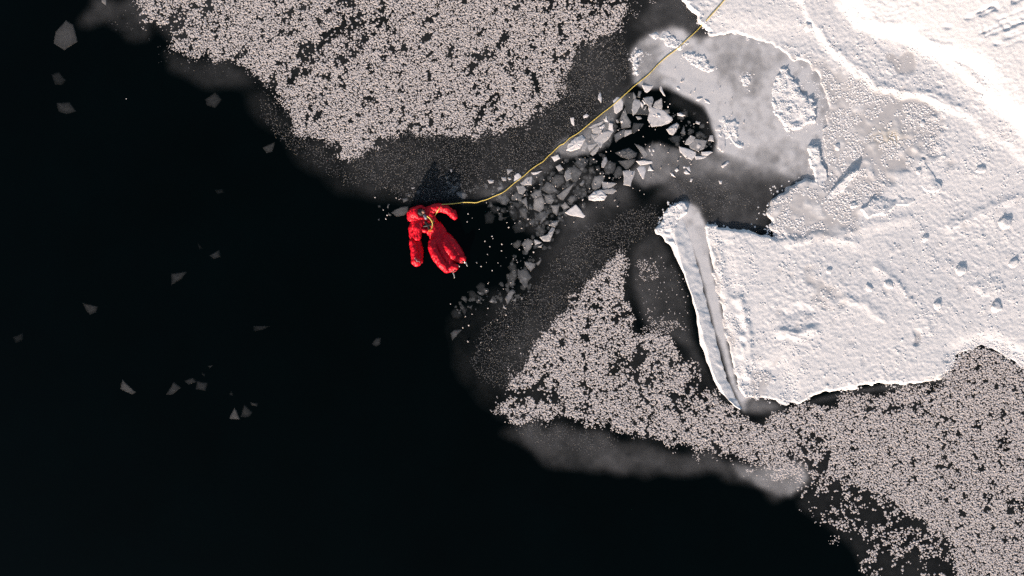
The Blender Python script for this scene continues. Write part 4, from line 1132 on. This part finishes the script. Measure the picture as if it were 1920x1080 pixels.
for i, (tl, pts, lev, lab) in enumerate(SH):
    ox, oy, sc = TILES[tl]
    pp = [(ox + x / sc, oy + y / sc) for x, y in pts]
    cx = sum(p[0] for p in pp) / len(pp)
    cy = sum(p[1] for p in pp) / len(pp)
    grp = ("ice drifting in the open black water" if tl in 'QR' or cx < 690 else "broken ice in and around the channel")
    loc = [((x - cx) * S * 1.09, -(y - cy) * S * 1.09) for x, y in pp]
    size = max(math.hypot(*p) for p in loc)
    me = shard_mesh(loc, 0.03 if size > 0.06 else 0.02, i * 3.7, FROSTED.get(lab, 0.0) or (0.005 if lev > 0.84 and size < 0.12 else 0.0),
                    0.15 if lev < 0.24 else (0.45 if lev < 0.45 else 0.9))
    o = obj_from_mesh("ice_chip" if size < 0.07 else "ice_shard", me, M_SHARD)
    ztop = 0.008 + 0.0017 * ((i * 5) % 9) * 0.6
    if lev < 0.2:
        ztop = 0.0065 + 0.0008 * (i % 4)
    hs = float(sample(H, np.array([cx]), np.array([cy]))[0])
    o.location = P(cx, cy, max(ztop, hs + ztop))
    t = 0.0 if lev < 0.2 else min(0.09, 0.012 / size)
    o.rotation_euler = (srng.uniform(-t, t), srng.uniform(-t, t), 0)
    lev2 = lev * (0.84 if grp.startswith('ice drifting') else 1.2)
    al = min(1.0, lin(min(1, lev2)) / W_OPAQUE)
    w = min(1.0, lev / 0.6)
    o.color = (0.90 + 0.10 * w, 0.96 + 0.01 * w, 1.0 - 0.03 * w, al)
    tag(o, lab, "ice chip" if size < 0.07 else "ice shard", grp)

# crushed ice packed between the larger shards
cru = np.zeros((NY, NX), np.float32)
for poly, dn in (([(905, 380), (960, 350), (1040, 290), (1110, 250), (1160, 200), (1175, 215), (1150, 255), (1130, 285), (1160, 330), (1185, 330), (1110, 375), (1050, 420), (1020, 470), (990, 500), (975, 460), (1010, 430), (960, 415), (920, 400)], 0.34),
                 ([(950, 480), (1010, 480), (1000, 530), (970, 560), (900, 570), (850, 600), (870, 550), (940, 540)], 0.35),
                 ([(1250, 210), (1320, 230), (1336, 280), (1290, 275), (1260, 250)], 0.3), ([(1050, 290), (1090, 250), (1160, 195), (1160, 240), (1110, 275)], 0.5),
                 ([(905, 345), (1000, 320), (1030, 300), (1000, 345), (930, 372)], 0.4), ([(830, 330), (900, 345), (890, 372), (840, 372)], 0.3)):
    cru = np.maximum(cru, dn * np.clip(blur(fill(poly), 4) * 1.3, 0, 1))
for nm, lab, sp_, r0, r1, al, sd in (("crushed_ice", "dim crushed ice packed between the shards in the channel", 7.5, 2.6, 5.2, 0.075, 81),
                                     ("crushed_ice", "paler crushed ice bits scattered over the channel's rubble", 8.5, 1.0, 2.4, 0.12, 85)):
    qx, qy = scatter(cru, sp_, sd)
    rad = rng.uniform(r0, r1, len(qx)) * S
    cm_ = flower_mesh(nm, qx, qy, rad, rad * rng.uniform(0.02, 0.08, len(qx)), sd + 1, 0.0062 if sd == 81 else 0.0105, 3, 6)
    at = cm_.attributes.new('rim', 'FLOAT', 'POINT')
    rv_ = np.ones((len(qx), 10), np.float32)
    rv_[:, 4:] = 0.6
    at.data.foreach_set('value', rv_.ravel())
    co_ = obj_from_mesh(nm, cm_, M_SHARD)
    co_.color = (0.95, 0.98, 1.0, al)
    tag(co_, lab, "crushed ice", kind="stuff")

# glinting crumbs strewn among the broken ice
cr_ = np.zeros((NY, NX), np.float32)
cr_ = np.maximum(cr_, 0.035 * blur(fill([(1060, 300), (1190, 170), (1330, 215), (1345, 290), (1200, 360), (1110, 400), (1020, 450), (960, 520), (900, 560), (900, 380)]), 6))
cr_ = np.maximum(cr_, 0.05 * blur(fill([(855, 395), (890, 395), (892, 420), (860, 415)]), 3))
cr_ = np.maximum(cr_, 0.03 * blur(fill([(700, 340), (770, 380), (760, 400), (720, 420), (705, 400)]), 5))
cr_ = np.maximum(cr_, 0.03 * blur(fill([(840, 560), (900, 540), (960, 600), (900, 680), (860, 640)]), 8))
cr_ = np.maximum(cr_, 0.03 * blur(fill([(1250, 110), (1370, 180), (1400, 280), (1345, 270), (1325, 205), (1262, 165)]), 5))
gx_, gy_ = scatter(cr_, 4.0, 61)
rad = rng.uniform(0.7, 1.7, len(gx_)) * S
gm = obj_from_mesh("ice_crumbs", flower_mesh("ice_crumbs", gx_, gy_, rad, rad * 1.1, 62, 0.012, 3, 4), M_FROST)
tag(gm, "tiny glinting ice crumbs strewn among the broken shards", "ice crumbs", kind="stuff")


# ------------------------------------------------------------------ person floating in a red survival suit
def skin_from_balls(name, balls, voxel, smooth_it, mat, parent, wrinkle=0.0, wseed=0.0):
    """one continuous surface grown over a chain of balls"""
    bm = bmesh.new()
    for (c, r) in balls:
        bmesh.ops.create_icosphere(bm, subdivisions=2, radius=r, matrix=Matrix.Translation(c))
    me = bpy.data.meshes.new(name + "_balls")
    bm.to_mesh(me)
    bm.free()
    tmp = bpy.data.objects.new(name + "_tmp", me)
    col.objects.link(tmp)
    md = tmp.modifiers.new("remesh", 'REMESH')
    md.mode = 'VOXEL'
    md.voxel_size = voxel
    sm = tmp.modifiers.new("smooth", 'SMOOTH')
    sm.factor = 0.5
    sm.iterations = smooth_it
    dg = bpy.context.evaluated_depsgraph_get()
    out = bpy.data.meshes.new_from_object(tmp.evaluated_get(dg))
    bpy.data.objects.remove(tmp, do_unlink=True)
    bpy.data.meshes.remove(me)
    out.name = name
    if wrinkle:
        nrm = [v.normal.copy() for v in out.vertices]
        for v, n in zip(out.vertices, nrm):
            p = v.co
            f = mnoise.noise(Vector((p.x * 5 + wseed, p.y * 5, p.z * 5)))
            g = 1 - abs(mnoise.noise(Vector((p.x * 7 + 5, p.y * 7 + wseed, p.z * 7)))) * 2.2
            g2 = 1 - abs(mnoise.noise(Vector((p.x * 19 + 2, p.y * 13 + wseed, p.z * 17)))) * 2.4
            v.co = p + n * wrinkle * (0.7 * f + 0.8 * g + 0.8 * g2)
    for p_ in out.polygons:
        p_.use_smooth = True
    out.materials.clear()
    return obj_from_mesh(name, out, mat, parent)


def chain(pts, step=0.35):
    """pts: (px, py, z, radius) -> overlapping balls"""
    out = []
    for a, b in zip(pts[:-1], pts[1:]):
        pa, pb = P(*a[:3]), P(*b[:3])
        L = (pb - pa).length
        n = max(1, int(L / (step * min(a[3], b[3]))))
        for i in range(n + 1):
            t = i / n
            out.append((pa.lerp(pb, t), a[3] * (1 - t) + b[3] * t))
    return out


def tube(name, pts, r, mat, parent=None, sides=8, sub=6, rfun=None):
    """round tube through world points (Catmull-Rom), as a mesh"""
    pts = [Vector(p) for p in pts]
    path = []
    for i in range(len(pts) - 1):
        p0 = pts[max(0, i - 1)]
        p1, p2 = pts[i], pts[i + 1]
        p3 = pts[min(len(pts) - 1, i + 2)]
        for s in range(sub):
            t = s / sub
            path.append(0.5 * ((2 * p1) + (p2 - p0) * t + (2 * p0 - 5 * p1 + 4 * p2 - p3) * t * t + (3 * p1 - p0 - 3 * p2 + p3) * t ** 3))
    path.append(pts[-1])
    verts, faces = [], []
    for i, p in enumerate(path):
        d_ = (path[min(i + 1, len(path) - 1)] - path[max(i - 1, 0)]).normalized()
        up = Vector((0, 0, 1)) if abs(d_.z) < 0.9 else Vector((1, 0, 0))
        s_ = d_.cross(up).normalized()
        u_ = s_.cross(d_)
        rr = r * (rfun(i) if rfun else 1.0)
        for k_ in range(sides):
            a = 2 * math.pi * k_ / sides
            verts.append(p + (s_ * math.cos(a) + u_ * math.sin(a)) * rr)
    for i in range(len(path) - 1):
        for k_ in range(sides):
            a, b = i * sides + k_, i * sides + (k_ + 1) % sides
            faces.append((a, b, b + sides, a + sides))
    faces.append(tuple(range(sides))[::-1])
    faces.append(tuple(range(len(verts) - sides, len(verts))))
    me = bpy.data.meshes.new(name)
    me.from_pydata([tuple(v) for v in verts], [], faces)
    for p_ in me.polygons:
        p_.use_smooth = True
    return obj_from_mesh(name, me, mat, parent)


person = bpy.data.objects.new("person", None)
col.objects.link(person)
person.location = (0, 0, 0)
tag(person, "person in a bright red survival suit floating on their back at the rope's end", "person")

balls = []
# trunk, low in the water
balls += chain([(799, 412, 0.02, 0.145), (806, 424, -0.03, 0.165), (816, 438, -0.085, 0.175), (825, 450, -0.09, 0.17)])
balls += chain([(790, 418, 0.05, 0.13), (803, 400, 0.05, 0.12)])
balls += chain([(812, 418, -0.05, 0.13), (824, 430, -0.085, 0.145), (834, 446, -0.08, 0.14)])
# arm along the body: the sleeve slopes towards the sun, the forearm away from it
balls += chain([(787, 418, 0.11, 0.105), (782, 430, 0.15, 0.09), (782, 444, 0.14, 0.085)])
balls += chain([(780, 420, 0.08, 0.11), (774, 430, 0.06, 0.095), (774.5, 443, 0.05, 0.085)])
balls += chain([(778, 448, 0.02, 0.070), (778, 456, 0.03, 0.085)])
balls += chain([(774, 455, 0.09, 0.075), (776, 466, 0.10, 0.078), (778, 480, 0.09, 0.085), (779, 489, 0.085, 0.095), (782, 493, 0.06, 0.080)])
balls += chain([(783, 456, 0.0, 0.085), (786, 468, 0.0, 0.085), (786, 480, 0.01, 0.085), (785, 488, 0.03, 0.085)])
balls += chain([(784, 482, 0.03, 0.05), (789, 490, 0.03, 0.045)])
# outstretched arm
balls += chain([(804, 396, 0.07, 0.10), (814, 391, 0.12, 0.092), (826, 389.5, 0.13, 0.088), (836, 392, 0.11, 0.084), (844, 398, 0.07, 0.070), (849, 402, 0.06, 0.078), (852, 406, 0.06, 0.072)])
balls += chain([(846, 399, 0.05, 0.05), (853, 397, 0.03, 0.042)])
# legs: a raised lit edge on the sun side, the top falling away behind it
balls += chain([(811, 455, 0.07, 0.095), (811, 464, 0.12, 0.095), (817, 479, 0.13, 0.095), (828, 495, 0.11, 0.090), (838, 505, 0.07, 0.085)])
balls += chain([(821, 452, 0.0, 0.130), (826, 464, 0.02, 0.120), (833, 477, 0.02, 0.115), (841, 489, 0.01, 0.108), (846, 498, 0.02, 0.090)])
balls += chain([(833, 455, 0.05, 0.085), (840, 466, 0.075, 0.085), (848, 477, 0.07, 0.080), (857, 486, 0.05, 0.075)])
balls += chain([(837, 447, -0.02, 0.120), (846, 456, -0.01, 0.120), (855, 468, 0.0, 0.110), (862, 479, 0.01, 0.095), (863, 485, 0.03, 0.085)])
# boots, toes up
balls += chain([(841, 504, 0.05, 0.085), (849, 503, 0.08, 0.085), (853, 501, 0.12, 0.065)])
balls += chain([(861, 485, 0.04, 0.080), (865, 487, 0.07, 0.080), (868, 485, 0.11, 0.060)])
# chest pouch and folds
balls += chain([(790, 430, 0.11, 0.055), (797, 431, 0.12, 0.06), (800, 429, 0.11, 0.045)])
balls += chain([(806, 402, 0.12, 0.05), (813, 410, 0.11, 0.055)])
# hood around the head
f_dir = Vector((0.60, 0.10, 0.79)).normalized()
u_dir = Vector((-0.80, 0.10, 0.60))
u_dir = (u_dir - f_dir * u_dir.dot(f_dir)).normalized()
r_dir = f_dir.cross(u_dir)
HC = P(785, 400, 0.10)
balls += [(HC - f_dir * 0.03, 0.155), (HC - f_dir * 0.02 + u_dir * 0.08, 0.13), (HC + Vector((-0.135, -0.03, -0.03)), 0.125)]
for k_ in range(18):
    a = 2 * math.pi * k_ / 18
    balls.append((HC + f_dir * 0.085 + u_dir * (0.135 * math.cos(a)) + r_dir * (0.120 * math.sin(a)), 0.045))
balls += chain([(771, 408, 0.09, 0.085), (782, 413, 0.12, 0.07), (795, 416, 0.12, 0.055)])
body = skin_from_balls("body", balls, 0.0115, 4, M_RED, person, 0.0135, 3.1)
body["label"] = "bright red baggy survival suit with hood, mitts and boots"

# face inside the hood
bm = bmesh.new()
bmesh.ops.create_uvsphere(bm, u_segments=32, v_segments=20, radius=1.0)
fm = Matrix((r_dir, u_dir, f_dir)).transposed().to_4x4()
for v in bm.verts:
    x, y, z = v.co
    dz = 0.0
    if z > 0:
        dz += 0.26 * math.exp(-((x / 0.16) ** 2 + ((y + 0.08) / 0.22) ** 2))          # nose
        dz -= 0.10 * sum(math.exp(-(((x - s * 0.34) / 0.16) ** 2 + ((y - 0.12) / 0.12) ** 2)) for s in (-1, 1))   # eye hollows
        dz += 0.07 * math.exp(-((x / 0.25) ** 2 + ((y + 0.48) / 0.10) ** 2))            # lips
        dz += 0.08 * math.exp(-((x / 0.25) ** 2 + ((y + 0.80) / 0.15) ** 2))            # chin
    v.co = Vector((x * 0.080, y * 0.112, (z + dz) * 0.090))
me = bpy.data.meshes.new("head")
bm.transform(fm)
bm.to_mesh(me)
bm.free()
for p_ in me.polygons:
    p_.use_smooth = True
head = obj_from_mesh("head", me, M_SKIN, person)
head.location = HC + f_dir * 0.085
head["label"] = "face framed by a black balaclava inside the red hood"
for s in (-1, 1):
    bm = bmesh.new()
    bmesh.ops.create_icosphere(bm, subdivisions=2, radius=0.011)
    me = bpy.data.meshes.new("eye")
    bm.to_mesh(me)
    bm.free()
    eye = obj_from_mesh("eye", me, M_BLACK, head)
    eye.location = u_dir * 0.014 + r_dir * (0.027 * s) + f_dir * 0.076
mouth = tube("mouth", [u_dir * -0.054 + r_dir * -0.022 + f_dir * 0.078, u_dir * -0.056 + f_dir * 0.088, u_dir * -0.054 + r_dir * 0.022 + f_dir * 0.078], 0.005, M_BLUEGREY, head)
# balaclava: shell with an opening for the face
bm = bmesh.new()
bmesh.ops.create_uvsphere(bm, u_segments=32, v_segments=24, radius=1.0)
kill = [v for v in bm.verts if v.co.z > 0.25 and ((v.co.x / 0.62) ** 2 + ((v.co.y + 0.22) / 0.52) ** 2) < 1]
bmesh.ops.delete(bm, geom=kill, context='VERTS')
for v in bm.verts:
    v.co = Vector((v.co.x * 0.090, v.co.y * 0.124, v.co.z * 0.102))
bm.transform(fm)
me = bpy.data.meshes.new("balaclava")
bm.to_mesh(me)
bm.free()
for p_ in me.polygons:
    p_.use_smooth = True
bal = obj_from_mesh("balaclava", me, M_BLACK, person)
bal.location = HC + f_dir * 0.085

tube("breathing_tube", [P(796, 404, 0.20), P(798, 407, 0.22), P(799, 410, 0.20)], 0.035, M_BLUEGREY, person, 10)
tube("harness_strap", [P(797, 416, 0.17), P(801, 420, 0.19), P(804, 426, 0.19), P(805, 431, 0.185)], 0.030, M_BLACK, person, 10)
tube("chest_harness", [P(794, 424, 0.17), P(801, 423, 0.20), P(809, 420, 0.195), P(815, 416, 0.15)], 0.022, M_BLACK, person, 10)
strap = tube("tether_strap", [P(800.5, 405, 0.235), P(806, 409.5, 0.235), P(810, 416, 0.225), P(811, 422, 0.215), P(809, 428, 0.215), P(808, 431, 0.21)], 0.013, M_ROPE, person, 8)
strap["label"] = "yellow tether strap curving across the chest"
bm = bmesh.new()
bmesh.ops.create_cube(bm, size=1.0)
bmesh.ops.bevel(bm, geom=list(bm.edges), offset=0.2, segments=2, affect='EDGES')
me = bpy.data.meshes.new("buckle")
bm.to_mesh(me)
bm.free()
buckle = obj_from_mesh("buckle", me, M_ORANGE, person)
buckle.location = P(806.5, 432, 0.21)
buckle.scale = (0.085, 0.055, 0.045)
buckle.rotation_euler = (0, 0, 0.5)
buckle["label"] = "orange buckle at the end of the yellow strap"
# spiked cleats strapped to the boots
for (a, b, c) in (((849, 511, 0.06), (851, 515, 0.05), (852.5, 521, 0.03)), ((858, 497, 0.10), (860, 498, 0.10), (862, 500, 0.08)),
                  ((868, 489, 0.08), (871, 490, 0.08), (872, 493, 0.06)), ((873, 491, 0.05), (874.5, 495, 0.04), (876.5, 499, 0.03))):
    tube("ice_cleat", [P(*a), P(*b), P(*c)], 0.014, M_METAL, person, 7)
for (a, b, c) in (((846, 510, 0.10), (852, 508, 0.155), (857, 503, 0.13)), ((862, 493, 0.09), (868, 491, 0.14), (872, 487, 0.12))):
    tube("cleat_strap", [P(*a), P(*b), P(*c)], 0.012, M_BLACK, person, 7)

# ------------------------------------------------------------------ rope
rp = [(1420, -60), (1364, -6), (1350, 10), (1330, 32), (1312, 52), (1302, 62), (1284, 78), (1268, 92), (1250, 106), (1234, 121), (1216, 139), (1200, 152), (1188, 162), (1175, 174), (1160, 187), (1146, 199),
      (1128, 214), (1110, 228), (1095, 240), (1082, 250), (1068, 259), (1058, 268), (1048, 274), (1034, 288), (1028, 293), (1018, 303), (1006, 310), (994, 319), (980, 331), (966, 342), (956, 350), (946, 359),
      (938, 362.5), (926, 368), (914, 373.5), (903, 377), (893, 379.5), (880, 379.6), (868, 380), (856, 381.4), (846, 382.6), (836, 383.5), (829, 384), (827, 386)]
pts = []
for i, (x, y) in enumerate(rp):
    hz = float(sample(H, np.array([float(x)]), np.array([float(y)]))[0])
    z = max(0.0135, hz + 0.012)
    if x < 862:
        z = 0.03 + (862 - x) / 35 * 0.16
    elif x < 930:
        z = 0.014
    jitter = 0.008
    p = P(x, y, z)
    pts.append(p + Vector((srng.uniform(-jitter, jitter), srng.uniform(-jitter, jitter), 0)))
pts += [P(824, 390, 0.235), P(821, 395, 0.225), P(818, 400, 0.16), P(814, 408, 0.12), P(811, 418, 0.20), P(809, 427, 0.215)]
rope = tube("rope", pts, 0.0095, M_ROPE, None, 8, 6)
tag(rope, "thin yellow safety rope running from the person to the snowy shore", "rope")

# rime frozen onto the mitt and the boots
fr = []
for (x, y, z, n, sp_) in ((778, 487, 0.175, 26, 4.0), (783, 491, 0.14, 12, 3.0), (851, 507, 0.155, 12, 2.6), (866, 489, 0.14, 10, 2.4), (772, 404, 0.20, 8, 4.0)):
    for _ in range(n):
        fr.append((x + srng.gauss(0, sp_ * 0.5), y + srng.gauss(0, sp_ * 0.5), z))
dg = bpy.context.evaluated_depsgraph_get()
hit = []
for (x, y, z) in fr:
    o_ = P(x, y, 0.5)
    ok, loc_, nor_, _i = body.ray_cast(o_, Vector((0, 0, -1)))
    if ok and loc_.z > 0.02:
        hit.append(((loc_.x / S) + 960, 540 - loc_.y / S, loc_.z))
hit = np.array(hit)
rad = rng.uniform(0.35, 0.8, len(hit)) * S
fm_ = flower_mesh("rime", hit[:, 0], hit[:, 1], rad, rad * 0.8, 71, -0.002, 3, 4)
co = np.empty(len(fm_.vertices) * 3, np.float32)
fm_.vertices.foreach_get("co", co)
co = co.reshape(-1, 3)
co[:, 2] += np.repeat(hit[:, 2], 8)
fm_.vertices.foreach_set("co", co.ravel())
rime = obj_from_mesh("rime", fm_, M_FROST, person)
rime["kind"] = "stuff"
rime["label"] = "white rime frozen onto the mitt and boots"
#print("TRIS", sum(len(o.data.loop_triangles) or sum(len(p.vertices) - 2 for p in o.data.polygons) for o in []), len(ux), len(lx), len(sx), len(cx_), len(snow_me.polygons), len(ice_me.polygons))
